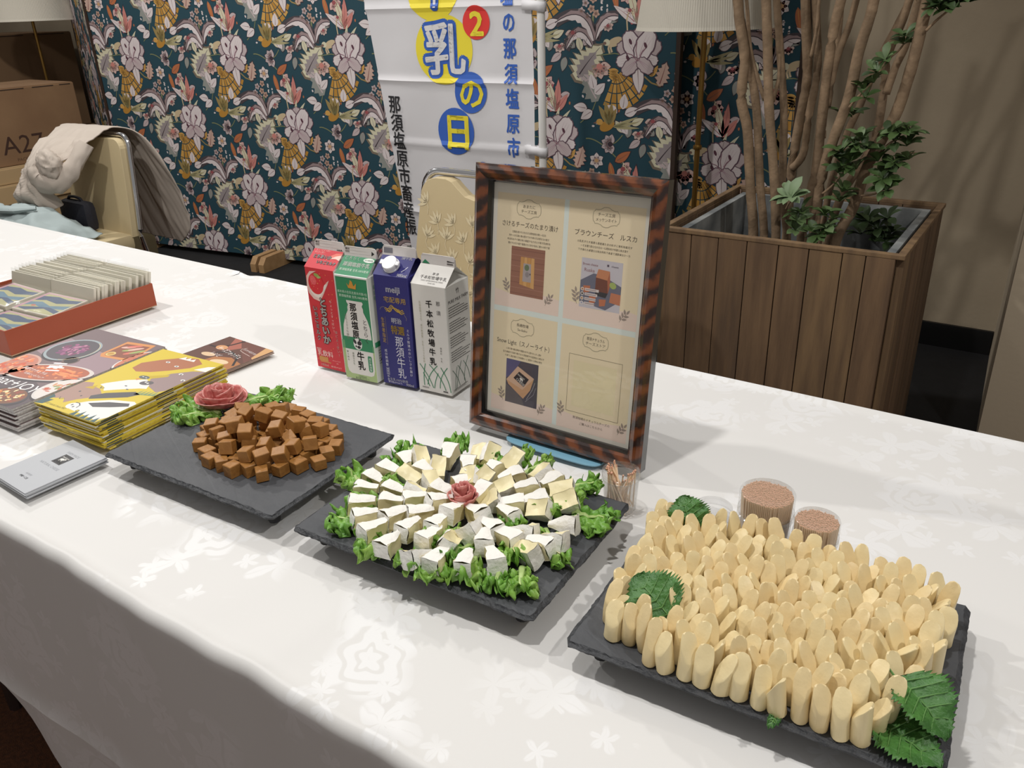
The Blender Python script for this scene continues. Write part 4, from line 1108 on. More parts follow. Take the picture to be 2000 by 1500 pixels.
def wplace(i, p, a, roll, ring, nm):
    g, r_ = WM[i % 8]
    o = link('cheese_wedge', g); q = link('rind', r_, o); q['label'] = 'powdery white rind'
    z = 0.004 if roll == 0 else 0.0125
    o.location = (p.x, p.y, zt+z+(0.006 if ring == 0 else 0.002))
    o.rotation_euler = (Matrix.Rotation(a, 3, 'Z') @ Matrix.Rotation(R(-10 if ring else -18), 3, 'Y') @ Matrix.Rotation(roll, 3, 'X')).to_euler()
    if roll: o.location.z = zt+0.0135
    tag(o, nm, 'cheese', 'white rind cheese wedges')
wi = 0
for ring, (r, n) in enumerate(RNG):
    ph = rnd.uniform(0, 1)
    cnt = 0
    for i in range(n):
        a = PI/2-2*PI*(i+ph)/n
        ex, ey = 1.10, 0.92
        if ring > 2: ex, ey = 1.14, 0.97
        p = Vector((wc.x+r*ex*math.cos(a), wc.y+r*ey*math.sin(a)))
        u, v = loc(S2, A2, p)
        if ring > 2 and (v < 0.012 or v > SD-0.008): continue
        jit = rnd.uniform(-.30, .30)
        roll = 0 if (math.sin(a) < -0.3 and rnd.random() < 0.75) or rnd.random() < 0.45 else rnd.choice((-1, 1))*R(rnd.uniform(55, 80))
        wplace(wi, p, a+jit, roll, ring, f'white-rind cheese wedge in the {RN[ring]}, {ordw(cnt)} clockwise from the picture-frame side'); wi += 1; cnt += 1
salami('small red salami rose at the centre of the white cheese rings', (wc.x, wc.y, zt+0.010), 0.0175, 0.034, 12, 0.95, 1.2)
# lettuce under and between the wedges
k = 0
for nm, px, py, ang, L, Wd, dk in (
    ('on the picture-frame edge of the wedge rings', 865, 905, 100, 0.075, 0.045, 1), ('at the far edge beside the brown cube slate', 800, 925, 130, 0.08, 0.05, 1),
    ('pointing to the brown cube slate from the wedges', 720, 965, 165, 0.07, 0.05, 0), ('at the table-edge corner next to the cube slate', 735, 1030, 205, 0.072, 0.07, 1),
    ('jutting towards the table edge below the outer wedges', 775, 1070, 225, 0.058, 0.06, 0), ('large and frilled at the table-edge middle of the wedges', 870, 1085, 262, 0.072, 0.085, 0),
    ('beside the large frilled one at the table edge', 930, 1098, 280, 0.062, 0.07, 0), ('at the tip of the wedges by the slate corner', 985, 1118, 285, 0.055, 0.04, 1),
    ('under the last wedges at the slate corner', 1020, 1120, 300, 0.060, 0.05, 0), ('long pale and hanging towards the stick slate', 1065, 1045, 318, 0.095, 0.03, 0),
    ('bunched on the stick-slate side of the wedges', 1120, 1012, 2, 0.066, 0.075, 1), ('tucked behind the wedges by the toothpick cup', 1100, 965, 45, 0.062, 0.04, 1),
    ('between the inner rings towards the picture frame', 925, 940, 75, 0.07, 0.045, 1), ('curled between outer wedges below the toothpick cup', 1025, 935, 60, 0.06, 0.035, 0),
    ('between the rings on the cube-slate side', 800, 985, 170, 0.07, 0.035, 0), ('between the rings near the table edge', 900, 1045, 250, 0.07, 0.05, 0),
    ('between the rings towards the stick slate', 985, 1010, 320, 0.075, 0.05, 1), ('between the middle rings by the stick slate', 1030, 995, 350, 0.07, 0.045, 0),
    ('under the wedges nearest the table centre', 845, 1010, 205, 0.06, 0.045, 0),
    ('between the second and third rings, towards the blue plate', 965, 925, 62, 0.085, 0.05, 0), ('between the rings, pointing at the cube heap', 790, 955, 150, 0.085, 0.05, 1),
    ('between the third and outer rings by the cube slate', 760, 1010, 190, 0.08, 0.05, 0), ('between the outer rings, straight towards the table edge', 930, 1070, 268, 0.08, 0.05, 1),
    ('between the outer rings, towards the stick corner', 1000, 1060, 305, 0.085, 0.055, 0), ('between the outer rings, towards the toothpick tubs', 1060, 985, 12, 0.08, 0.05, 0)):
    p = AZ(px, py, zt); lettuce('green lettuce leaf '+nm, (p.x, p.y, zt+0.0005), R(ang), L*(0.66 if 'between' in nm else 0.78), Wd*(0.62 if 'between' in nm else 0.80), 20+k, m_letd if dk else m_let, lift=0.026 if 'between' in nm else 0.012, frill=1.1); k += 1
# ------------------------------------------------------------------ pale cheese sticks
m_stick = mat('stick_cheese', (234, 216, 170), 0.42, bump=(90, 0.18), var=(14, (228, 206, 154)))
m_stick2 = mat('stick_cheese_warm', (226, 202, 150), 0.42, bump=(90, 0.18), var=(14, (232, 210, 162)))
rnd = random.Random(31)
def stick(k):
    r = 0.0091; n = 18; h0 = rnd.uniform(0.020, 0.028); tn = math.tan(R(rnd.uniform(50, 64)))
    mt = m_stick2 if k % 3 == 0 else m_stick
    vs = []; prof = [(0.90, 0), (1.0, 0.0014)]
    ex = rnd.uniform(0.86, 1.0)
    def zt_(q, a): return h0 + r + tn*r*q*math.cos(a)
    rings = []
    for q, z in prof: rings.append([(r*q*math.cos(2*PI*i/n), r*q*ex*math.sin(2*PI*i/n), z) for i in range(n)])
    rings.append([(r*1.01*math.cos(2*PI*i/n), r*1.01*ex*math.sin(2*PI*i/n), 0.012) for i in range(n)])
    for q, dz in ((1.0, -0.0010), (0.955, -0.0001), (0.80, 0.0002), (0.45, 0.0005)):
        rings.append([(r*q*math.cos(2*PI*i/n), r*q*ex*math.sin(2*PI*i/n), zt_(q, 2*PI*i/n)+dz-(0.0035*max(0, math.cos(2*PI*i/n))**6 if q > 0.8 else 0)) for i in range(n)])
    b = MB()
    V = [Vector(p) for rg in rings for p in rg]
    V = [p+Vector((0.0009*noise.noise(p*110+Vector((k, 0, 0))), 0.0009*noise.noise(p*110+Vector((0, k, 9))), 0.0012*noise.noise(p*80+Vector((3, k, 0))) if p.z > 0.005 else 0)) for p in V]
    fs = [(i*n+j, i*n+(j+1) % n, (i+1)*n+(j+1) % n, (i+1)*n+j) for i in range(len(rings)-1) for j in range(n)]
    fs += [list(range(n))[::-1], [(len(rings)-1)*n+j for j in range(n)]]
    b.add(V, fs, mt); return b.mesh('cheese_stick', True, 30)
SM = [stick(i) for i in range(14)]
NC, NR = 18, 13
def skip(u, v):
    if u > 0.300 and v < 0.075: return True                 # the two shiso leaves lie here
    if u > 0.283 and v < 0.020: return True
    if 0.048 < u < 0.088 and 0.050 < v < 0.084: return True  # leaf among the sticks
    if u < 0.070 and v < 0.018: return True
    if u > 0.327 and v < 0.10: return True
    if u < 0.024 and v > 0.235: return True
    return False
du = 0.0178; dv = 0.0182
row_counts = {}
for rI in range(NR):
    v = 0.013+dv*rI
    for cI in range(NC):
        u = 0.034-0.0019*rI+du*cI+(du*0.5 if rI % 2 else 0)+rnd.uniform(-.0014, .0014)
        vv = v+rnd.uniform(-.0016, .0016) + (0.004 if u < 0.08 and rI == 0 else 0)
        if u > 0.330 or skip(u, vv): continue
        c = row_counts.get(rI, 0); row_counts[rI] = c+1
        o = link('cheese_stick', SM[rnd.randrange(14)])
        o.location = on(S3, A3, u, vv, 0.0005)
        away = math.atan2(o.location.y, o.location.x)   # cut faces lean towards the table edge, each a little turned
        tl = 0.10
        o.rotation_euler = (rnd.uniform(-tl, tl), rnd.uniform(-tl, tl), PI/2+0.2+rnd.gauss(0, 0.75))
        s = rnd.uniform(0.92, 1.08); o.scale = (s, s, rnd.uniform(0.88, 1.12))
        tag(o, f'slant-cut pale cheese stick, {ordw(c)} from the wedge slate in the {ordw(rI)} row from table edge', 'cheese', 'pale cheese sticks')
# shiso leaves
m_shiso = mat('shiso', (58, 104, 44), 0.45, bump=(160, 0.5), var=(40, (76, 124, 56))); m_vein = mat('shiso_vein', (98, 140, 76), 0.45)
def shiso(label, p, dirn, nrm, L, Wd, fold=0.25, droop=0.3):
    t = thing('shiso_leaf', label, 'leaf', p, 0, 'serrated shiso leaves')
    z_ = Vector(nrm).normalized(); x_ = Vector(dirn); x_ = (x_-z_*x_.dot(z_)).normalized(); y_ = z_.cross(x_)
    t.rotation_euler = Matrix((x_, y_, z_)).transposed().to_euler()
    n = 34; b = MB(); vs = []; fs = []
    def wprof(u): return Wd/2*(math.sin(PI*min(1, 0.05+u**0.78*0.95)))**0.75
    cols = 7
    for i in range(n+1):
        u = i/n
        for j in range(-cols, cols+1):
            s = j/cols; ser = 1.0 if abs(j) < cols else (1.16 if i % 2 else 0.93)
            adv = (0.020*L if abs(j) == cols and i % 2 else 0)+0.10*L*abs(s)*(1-u)
            y = s*wprof(u)*ser; x = L*u+adv*0.7
            z = fold*abs(y) - droop*L*(u-0.4)**2 + 0.0012*math.sin(abs(s)*20-u*40) + 0.0022*math.sin(u*22)*abs(s)**2
            vs.append((x, y, z))
    w = 2*cols+1
    for i in range(n):
        for j in range(w-1): fs.append((i*w+j, (i+1)*w+j, (i+1)*w+j+1, i*w+j+1))
    b.add(vs, fs, m_shiso); o = b.build('blade', t, True, flat_over=180); solid(o, 0.0005)
    b = MB(); pts = [Vector((-0.016, 0, -0.002))]+[Vector(vs[i*w+cols])+Vector((0, 0, 0.0004)) for i in range(0, n, 4)]
    b.tube(pts, [0.0012*(1-0.08*i) for i in range(len(pts))], m_vein, 6)
    for i in range(4, n-6, 5):
        for s in (-1, 1):
            q = [Vector(vs[(i)*w+cols]), Vector(vs[(i+2)*w+cols+s*3]), Vector(vs[(i+4)*w+cols+s*6])]
            b.tube([a+Vector((0, 0, 0.0004)) for a in q], [0.0007, 0.0005, 0.0003], m_vein, 5)
    b.build('veins', t, True)
    return t
p = on(S3, A3, 0.096, 0.052, 0.028); shiso('green shiso leaf standing among the sticks on the wedge-slate side', p, (-1, 0.5, 0.2), (0.15, -0.62, 0.77), 0.060, 0.060, 0.12, 0.35)
p = on(S3, A3, 0.060, 0.214, 0.020); shiso('green shiso leaf poking up at the back of the sticks by the clear lid', p, (-0.6, 0.5, 0.75), (0.1, -0.8, 0.55), 0.046, 0.050, 0.12, 0.4)
p = on(S3, A3, 0.298, 0.072, 0.036); shiso('shiso leaf draped over the sticks at the corner, upper of two', p, (0.8, -0.42, -0.30), (0.25, -0.2, 0.95), 0.062, 0.056, 0.4, 0.5)
p = on(S3, A3, 0.288, 0.040, 0.006); shiso('shiso leaf lying flat on the slate corner, lower of two', p, (0.95, -0.3, 0), (0, -0.05, 1), 0.062, 0.055, 0.22, 0.2)
p = on(S3, A3, 0.214, 0.010, 0.001); shiso('tip of a small shiso leaf under the front row of sticks', p, (-0.15, -1, 0), (0, 0, 1), 0.020, 0.010, 0.2, 0.2)
# ------------------------------------------------------------------ toothpicks and tubs
m_plas = clear('clear_plastic', (0.985, 0.985, 0.985), 0.06, 0.08, 0.07); m_wood = mat('toothpick', (242, 216, 184), 0.6); m_tip = mat('toothpick_end', (216, 166, 138), 0.7)
def pickmesh(L=0.062, r=0.00105):
    b = MB(); b.tube([(0, 0, 0), (0, 0, L-0.004)], r, m_wood, 6); b.lathe([(r, L-0.004), (r*1.1, L-0.003), (r*0.8, L-0.002), (r*1.1, L)], m_tip, 6, capb=False)
    return b.mesh('toothpick', True, 50)
PKM = pickmesh()
def tub(name, label, p, r, h, lid=True, n=40):
    t = thing(name, label, 'container', p, 0, 'clear toothpick tubs')
    b = MB(); zt_ = h*0.62
    b.lathe([(r*0.86, 0.0), (r*0.90, 0.001), (r*0.93, zt_*0.5), (r*0.95, zt_)], m_plas, n, capt=False)
    o = b.build('cup', t, True); solid(o, 0.0008, -1)
    b = MB(); b.lathe([(r*0.97, zt_-0.004), (r*1.0, zt_-0.0035), (r*1.0, zt_-0.001), (r*0.965, zt_), (r*0.965, zt_+0.002), (r*1.0, zt_+0.0025), (r*1.0, zt_+0.005), (r*0.97, zt_+0.0055)], m_plas, n, capb=False, capt=False); b.build('rim_ring', t, True)
    b = MB(); b.lathe([(r*0.975, zt_+0.004), (r*0.975, h-0.002), (r*0.955, h-0.0005), (r*0.92, h), (r*0.70, h), (r*0.68, h+0.0008), (r*0.66, h)], m_plas, n, capb=False)
    o = b.build('lid', t, True)
    # the packed picks: too many to count
    rn = random.Random(int(r*10000)); b = MB(); L = h-0.0035; st = 0.0022; k = int(r*0.90/st)+1
    for i in range(-k, k+1):
        for j in range(-k, k+1):
            x = (i+(0.5 if j % 2 else 0))*st; y = j*st*0.87
            q = math.hypot(x, y)
            if q > r*0.90: continue
            zz = L+rn.uniform(-.0012, 0.0008)
            if q > r*0.90-2.4*st or (i+j) % 1 == 0:
                f = 0.90 if q > r*0.7 else 0.95
                b.add([(x*f+0.00098*math.cos(a)*f, y*f+0.00098*math.sin(a)*f, 0.0015) for a in (0, 1.57, 3.14, 4.71)]+[(x+0.00098*math.cos(a), y+0.00098*math.sin(a), zz) for a in (0, 1.57, 3.14, 4.71)], [(0,1,5,4), (1,2,6,5), (2,3,7,6), (3,0,4,7)], m_wood)
                b.add([(x+0.00098*math.cos(a), y+0.00098*math.sin(a), zz) for a in (0, 1.57, 3.14, 4.71)], [(0, 1, 2, 3)], m_tip)
    o = b.build('packed_toothpicks', t); o['kind'] = 'stuff'
    return t
zc0 = T
q = AZ(1500, 960, T+0.078); tub('toothpick_tub', 'large closed clear tub packed with toothpicks behind the cheese sticks', (q.x, q.y, T), 0.0335, 0.078)
q = AZ(1597, 1012, T+0.070); tub('toothpick_tub', 'small closed clear tub packed with toothpicks beside the large tub', (q.x, q.y, T), 0.0265, 0.070)
# loose lid
q = AZ(1393, 988, T+0.014)
t = thing('tub_lid', 'loose clear plastic lid lying behind the cheese sticks', 'lid', (q.x, q.y, T))
b = MB(); b.lathe([(0.0255, 0.0), (0.0255, 0.0005), (0.0250, 0.013), (0.0238, 0.0142), (0.018, 0.0142), (0.0175, 0.0148), (0.017, 0.0142)], clear('frosted_plastic', (0.97, 0.97, 0.98), 0.06, 0.12, 0.20), 40, capb=False); o = b.build('lid_shell', t, True)
b = MB(); b.lathe([(0.0262, 0), (0.0262, 0.0018), (0.0254, 0.002)], m_plas, 40, capb=False, capt=False); b.build('lid_rim', t, True)
# open cup with picks
q0 = AZ(1211, 990, T); q1 = AZ(1210, 919, T+0.055); cupc = Vector((q0.x, q0.y, T))
t = thing('toothpick_cup', 'open clear plastic cup of loose toothpicks beside the picture frame', 'cup', cupc, 0, 'clear toothpick tubs')
hc, rt = 0.056, 0.0252
b = MB(); b.lathe([(0.0205, 0), (0.0210, 0.0008), (rt-0.001, hc-0.009)], m_plas, 40, capt=False); o = b.build('cup', t, True); solid(o, 0.0008, -1)
b = MB(); b.lathe([(rt-0.001, hc-0.010), (rt+0.0003, hc-0.0095), (rt+0.0003, hc-0.008), (rt-0.001, hc-0.0072), (rt-0.001, hc-0.0055), (rt+0.0002, hc-0.005), (rt+0.0002, hc-0.0035), (rt-0.0006, hc-0.003), (rt, hc)], m_plas, 40, capb=False, capt=False); b.build('rim_ring', t, True)
rnd = random.Random(17)
for i in range(64):
    a = rnd.uniform(0, 2*PI)
    side = i % 4 != 0
    f = Vector((math.cos(a+rnd.uniform(-.5, .5)), math.sin(a+rnd.uniform(-.5, .5)), 0))*rnd.uniform(0.003, 0.0185)
    a2 = rnd.choice((R(150), R(200), R(235), R(330), R(20)))+rnd.uniform(-.45, .45)
    up_ = Vector((math.cos(a2), math.sin(a2), 0))*rnd.uniform(0.016, 0.0215)
    d = (up_-f); hgt = math.sqrt(max(0.0001, 0.062**2-d.length**2)); d.z = hgt
    if rnd.random() < 0.55: d *= rnd.uniform(0.72, 0.85)
    o = link('toothpick', PKM); o.location = cupc+f+Vector((0, 0, 0.0016)); o.rotation_mode = 'QUATERNION'; o.rotation_quaternion = d.to_track_quat('Z', 'Y'); o.scale = (1, 1, max(0.7, min(1, d.length/0.062)))
    tag(o, 'wooden toothpick standing loose in the open clear cup', 'toothpick', 'toothpicks in the open cup')
# ------------------------------------------------------------------ spilled crumbs
# ------------------------------------------------------------------ milk cartons
def milk(label, x, y, ang, body, side_col, draw, sh=0.195, cap=False, fin=True):
    """front faces -y; origin at the front corner"""
    t = thing('milk_carton', label, 'carton', (x, y, T), ang, 'milk cartons')
    W = D = 0.070; ridge = sh+0.026; top = ridge+0.0165
    mb = mat('carton_'+'_'.join(map(str, body)), body, 0.55); ms = mat('carton_'+'_'.join(map(str, side_col)), side_col, 0.55); mw = mat('carton_fin', (214, 208, 204), 0.4)
    b = MB(); c = 0.0012
    pl = [(c, 0), (W-c, 0), (W, c), (W, D-c), (W-c, D), (c, D), (0, D-c), (0, c)]
    vs = [(a, d, 0) for a, d in pl]+[(a, d, sh) for a, d in pl]
    b.add(vs, [(0, 1, 9, 8)], mb); b.add(vs, [(2, 3, 11, 10), (6, 7, 15, 14), (4, 5, 13, 12)], ms); b.add(vs, [(1, 2, 10, 9), (3, 4, 12, 11), (5, 6, 14, 13), (7, 0, 8, 15)], ms)
    b.add(vs, [(7, 6, 5, 4, 3, 2, 1, 0)], ms)
    b.build('carton_body', t)
    b = MB(); h = D/2; o1 = 0.003
    b.add([(0, 0, sh), (W, 0, sh), (W-0.001, h-o1, ridge), (0.001, h-o1, ridge)], [(0, 1, 2, 3)], mb)
    b.add([(0, D, sh), (W, D, sh), (W-0.001, h+o1, ridge), (0.001, h+o1, ridge)], [(1, 0, 3, 2)], ms)
    for s in (0, 1):          # tucked side gussets
        xx = W if s else 0; xi = W-0.024 if s else 0.024
        q = [(xx, 0, sh), (xx, D, sh), (xi, h, ridge-0.002), (xx+(-0.001 if s else 0.001), h-o1, ridge), (xx+(-0.001 if s else 0.001), h+o1, ridge)]
        fs = [(0, 1, 2), (0, 2, 3), (1, 4, 2)]
        b.add(q, fs if s else [f[::-1] for f in fs], ms)
    b.build('gable', t)
    b = MB(); b.add([(0.001, h-o1, ridge-0.001), (W-0.001, h-o1, ridge-0.001), (W-0.001, h+o1, ridge-0.001), (0.001, h+o1, ridge-0.001),
                     (0.001, h-0.0009, top-0.004), (0.004, h-0.0009, top), (W-0.004, h-0.0009, top), (W-0.001, h-0.0009, top-0.004),
                     (0.001, h+0.0009, top-0.004), (0.004, h+0.0009, top), (W-0.004, h+0.0009, top), (W-0.001, h+0.0009, top-0.004)],
                    [(0, 1, 7, 6, 5, 4), (3, 8, 9, 10, 11, 2), (4, 5, 9, 8), (5, 6, 10, 9), (6, 7, 11, 10), (0, 4, 8, 3), (1, 2, 11, 7)], mw)
    b.build('top_fin', t)
    ps = {k: Print() for k in ('front', 'roof', 'fin', 'side')}
    draw(ps)
    sl = Vector((0, h-o1, ridge-sh)).normalized()
    maps = {'front': planemap((0, -0.0001, 0), (1, 0, 0), (0, 0, 1)), 'roof': planemap((0, -0.0001, sh), (1, 0, 0), sl),
            'fin': planemap((0, h-o1-0.0001, ridge), (1, 0, 0), Vector((0, o1-0.0009, top-0.004-ridge)).normalized()), 'side': planemap((W+0.0001, 0, 0), (0, 1, 0), (0, 0, 1))}
    for k, p in ps.items():
        if p.f: p.build(k+'_print', maps[k], t)
    if cap:
        nrm = Vector((0, -sl.z, sl.y)); M = Matrix.Translation(Vector((0.030, 0.0, sh))+sl*0.0205) @ nrm.to_track_quat('Z', 'Y').to_matrix().to_4x4()
        b = MB(); mc = mat('cap_white', (226, 226, 228), 0.35)
        b.lathe([(0.0150, 0), (0.0150, 0.002), (0.0138, 0.0024), (0.0138, 0.0105), (0.0128, 0.0118), (0.0, 0.0119)], mc, 40, capt=False, rfun=None)
        for i, v in enumerate(b.v): pass
        b.box((0.011, -0.004, 0.0075), (0.0195, 0.004, 0.0112), mc, 0.0012); b.box((-0.0185, -0.0045, 0.0085), (-0.011, 0.0045, 0.0115), mc, 0.0012)
        b.v = [M @ v for v in b.v]; b.build('screw_cap', t, True, flat_over=35)
    return t
KR, WH, CRM = (206, 44, 56), (232, 230, 226), (236, 226, 214)
INK = (48, 40, 40)
def outl(p, s, x, y, size, c1, c2, lay=2, b1=0.07, b2=0.015, v=False, gap=1.0, sx=1.0, dx=0):
    f = p.vtext if v else p.text
    if v: f(s, x, y, size, c2, lay, b1, gap, sx, dx); f(s, x, y, size, c1, lay+1, b2, gap, sx, dx)
    else: f(s, x, y, size, c2, lay, 'c', b1, 0, sx); f(s, x, y, size, c1, lay+1, 'c', b2, 0, sx)
def fin_std(p):
    p.rect(3, 11, 8, 14.5, (90, 84, 82)); p.rect(9, 11, 12, 14.5, (120, 112, 110)); p.rect(3, 6.5, 12, 9.5, (140, 132, 128)); p.stroke([(2, 10), (60, 10)], .35, (190, 180, 176)); p.stroke([(2, 5), (58, 5)], .3, (196, 186, 182))
def d_red(ps):
    f, r = ps['front'], ps['roof']
    fin_std(ps['fin']); ps['fin'].text('mmk', 58, 2.6, 4.4, (40, 36, 40), bold=.03); ps['fin'].poly([(63, 1.4), (67, 1.4), (64, 4.4)], (40, 36, 40), 1)
    # strawberry in a swirl of milk
    swl = [(3, 178), (1.2, 160), (4, 146), (14, 136), (28, 133), (34, 140), (42, 152), (52, 168), (56, 176), (48, 170), (44, 160), (38, 158), (34, 150), (24, 146), (14, 150), (9, 160), (9, 174), (16, 184), (28, 190), (12, 188)]
    f.poly(swl, (232, 196, 188), 0.4); f.poly([(8, 150), (18, 141), (28, 139), (36, 148), (46, 160), (50, 170), (44, 166), (38, 156), (28, 147), (16, 149), (9, 157)], (240, 224, 216), 0.8)
    f.ell(24, 166, 18, 20, (214, 40, 52), 0.9, n=28); f.ell(18, 172, 7, 9, (230, 92, 98), 1.2, 0.3); f.ell(28, 182, 7, 3.6, (150, 164, 84), 1.6, -0.3); f.ell(33, 179, 5, 2, (170, 182, 110), 1.7, 0.2)
    for i in range(9): f.ell(12+(i*37 % 24), 154+(i*17 % 24), .6, 1, (240, 170, 120), 1.6, n=6)
    outl(f, 'とちあいか', 33, 132, 18.5, WH, (92, 24, 28), v=True, gap=0.98, b1=.12, b2=.04)
    outl(f, 'いちごミルク', 14, 118, 10.5, WH, (92, 24, 28), v=True, gap=1.10, b1=.09, b2=.025)
    f.vtext('ちょっとすっぱい！', 53, 136, 6.0, (240, 206, 200), 1, .01, 1.18); f.vtext('ほどよく甘い！', 58, 78, 6.6, (244, 216, 208), 1, .015, 1.15)
    f.text('種類別', 10, 38, 4, (240, 206, 200)); f.text('乳飲料', 24, 30, 13, (246, 220, 214), bold=-.005)
    f.rect(8, 14, 30, 23, (196, 140, 72), 1); f.rect(10, 11, 36, 14, (202, 120, 70), 1)
    f.text('1000ml', 19, 6.6, 6.4, (246, 216, 206), bold=.02); f.text('要冷蔵10℃以下', 48, 6.0, 3.6, (240, 206, 196)); f.text('おいしいミルク', 50, 19, 2.8, (240, 206, 196)); f.text('果汁', 52, 14, 2.6, (240, 206, 196))
    rn = random.Random(2)
    for i in range(26): x, y = rn.uniform(3, 67), rn.uniform(12, 186); f.ell(x, y, .7, 1.3, (236, 150, 82), 1.1, .3, 6)
    r.text('ちょっとすっぱい', 24, 39, 4.2, (246, 190, 184)); r.text('ほどよく甘い', 18, 34.5, 4, (246, 190, 184))
    r.poly([(70, 38), (56, 36), (44, 28), (40, 20), (52, 24), (64, 24), (70, 26)], (232, 120, 104), 0.4); r.poly([(70, 34), (58, 30), (48, 23), (60, 25), (70, 22)], (240, 204, 190), .8)
    outl(r, 'とちあいか', 29, 25.5, 8.6, WH, (60, 20, 24), b1=.10, b2=.02); outl(r, 'いちごミルク', 44, 14, 7.4, WH, (60, 20, 24), b1=.10, b2=.02)
def d_green(ps):
    f, r, s = ps['front'], ps['roof'], ps['side']
    GN, LG = (44, 132, 88), (168, 188, 130)
    fin_std(ps['fin']); ps['fin'].poly([(60, 4), (66, 8), (60, 12)], (30, 30, 30), 1)
    f.rect(0, 0, 70, 58, LG, .2); f.poly([(0, 58), (70, 58), (70, 70), (0, 74)], (104, 158, 108), .3)
    f.rect(0, 192.5, 70, 195, WH, .5)
    f.poly([(25, 183), (29, 178), (33, 186), (37, 187), (40, 178), (46, 184), (44, 173), (28, 174)], (206, 144, 54), 1); f.ell(34, 187, 1.3, 1.3, (216, 160, 70), 1, n=8)
    f.text('栃木県の生乳生産本州第1位', 35, 166, 5.4, (206, 226, 206), fit=64); f.text('那須塩原産 生乳100%使用', 36, 158.5, 5.4, (214, 230, 212), fit=62)
    bot = [(20, 151), (54, 151), (56, 148), (53, 143), (55, 138), (55, 132), (62, 118), (66, 104), (67, 88), (67, 22), (64, 13), (58, 10), (14, 10), (8, 14), (6, 22), (6, 88), (8, 104), (14, 120), (21, 132), (21, 138), (23, 143), (20, 148)]
    f.poly(bot, (222, 218, 212), .8)
    f.rect(6, 58, 67, 82, GN, 1.1)
    f.ell(35, 70, 9.5, 11, (228, 226, 222), 1.5); 
    for a, b_, c, d, e in ((29, 74, 3, 5, .5), (39, 72, 5, 4.4, .3), (37, 64, 4, 3, 0), (31, 65, 2, 2, 0), (40, 78, 2.4, 2, 0)): f.ell(a, b_, c, d, (40, 38, 42), 1.9, e, 10)
    f.vtext('那須塩原', 33, 139, 16.5, INK, 1.6, .035, 1.02, .92); f.vtext('牛乳', 38, 47, 18, INK, 1.6, .035, 1.02, .92)
    f.vtext('とちらく', 55, 114, 11, INK, 1.6, .01, 1.05); f.vtext('生乳１００％使用', 15, 122, 5.8, (110, 116, 100), 1.6, 0, 1.05); f.vtext('種類別牛乳', 22, 50, 4.6, (130, 134, 118), 1.6, 0, 1.1)
    f.vtext('要冷蔵品', 10, 52, 4, (84, 104, 80), 1.6, 0, 1.3)
    f.poly([(55, 50), (62, 50), (63, 47), (63, 22), (61, 19), (56, 19), (54, 22), (54, 47)], GN, 1.4); f.vtext('成分無調整', 58.5, 44.5, 5.2, (226, 232, 222), 1.9, .01, 1.05)
    f.text('1000ml', 37, 6.6, 6.2, (70, 92, 64), bold=.01); f.text('要冷蔵(10℃以下)', 37, 2.4, 4, (76, 96, 70))
    r.text('とちらく', 21, 37, 8.6, (226, 236, 224), bold=.02); r.ell(57, 36, 11.5, 4.6, (226, 232, 222), .8, n=24); r.text('成分無調整', 57, 36, 3.6, (48, 84, 60), 1.4)
    r.text('那須塩原牛乳', 36, 24.5, 9.6, (234, 238, 228), bold=.035, fit=62); r.text('那須塩原産 生乳100%使用', 36, 13, 5.6, (206, 226, 206), fit=62); r.rect(0, 0, 70, 1.6, WH, .5)
    for z, c in ((176, (160, 190, 170)), (166, (180, 200, 186)), (156, (160, 190, 170))): s.rect(14, z-3, 62, z+3, c)
    s.rect(20, 112, 52, 140, (206, 122, 80), .4); s.rect(24, 84, 60, 112, INK, .4); s.rect(4, 66, 66, 76, GN, .4)
    for i in range(6): s.rect(12, 58-i*5, 58-(i*7 % 16), 59.2-i*5, (120, 124, 118))
    s.ell(34, 40, 18, 5, INK, .8); 
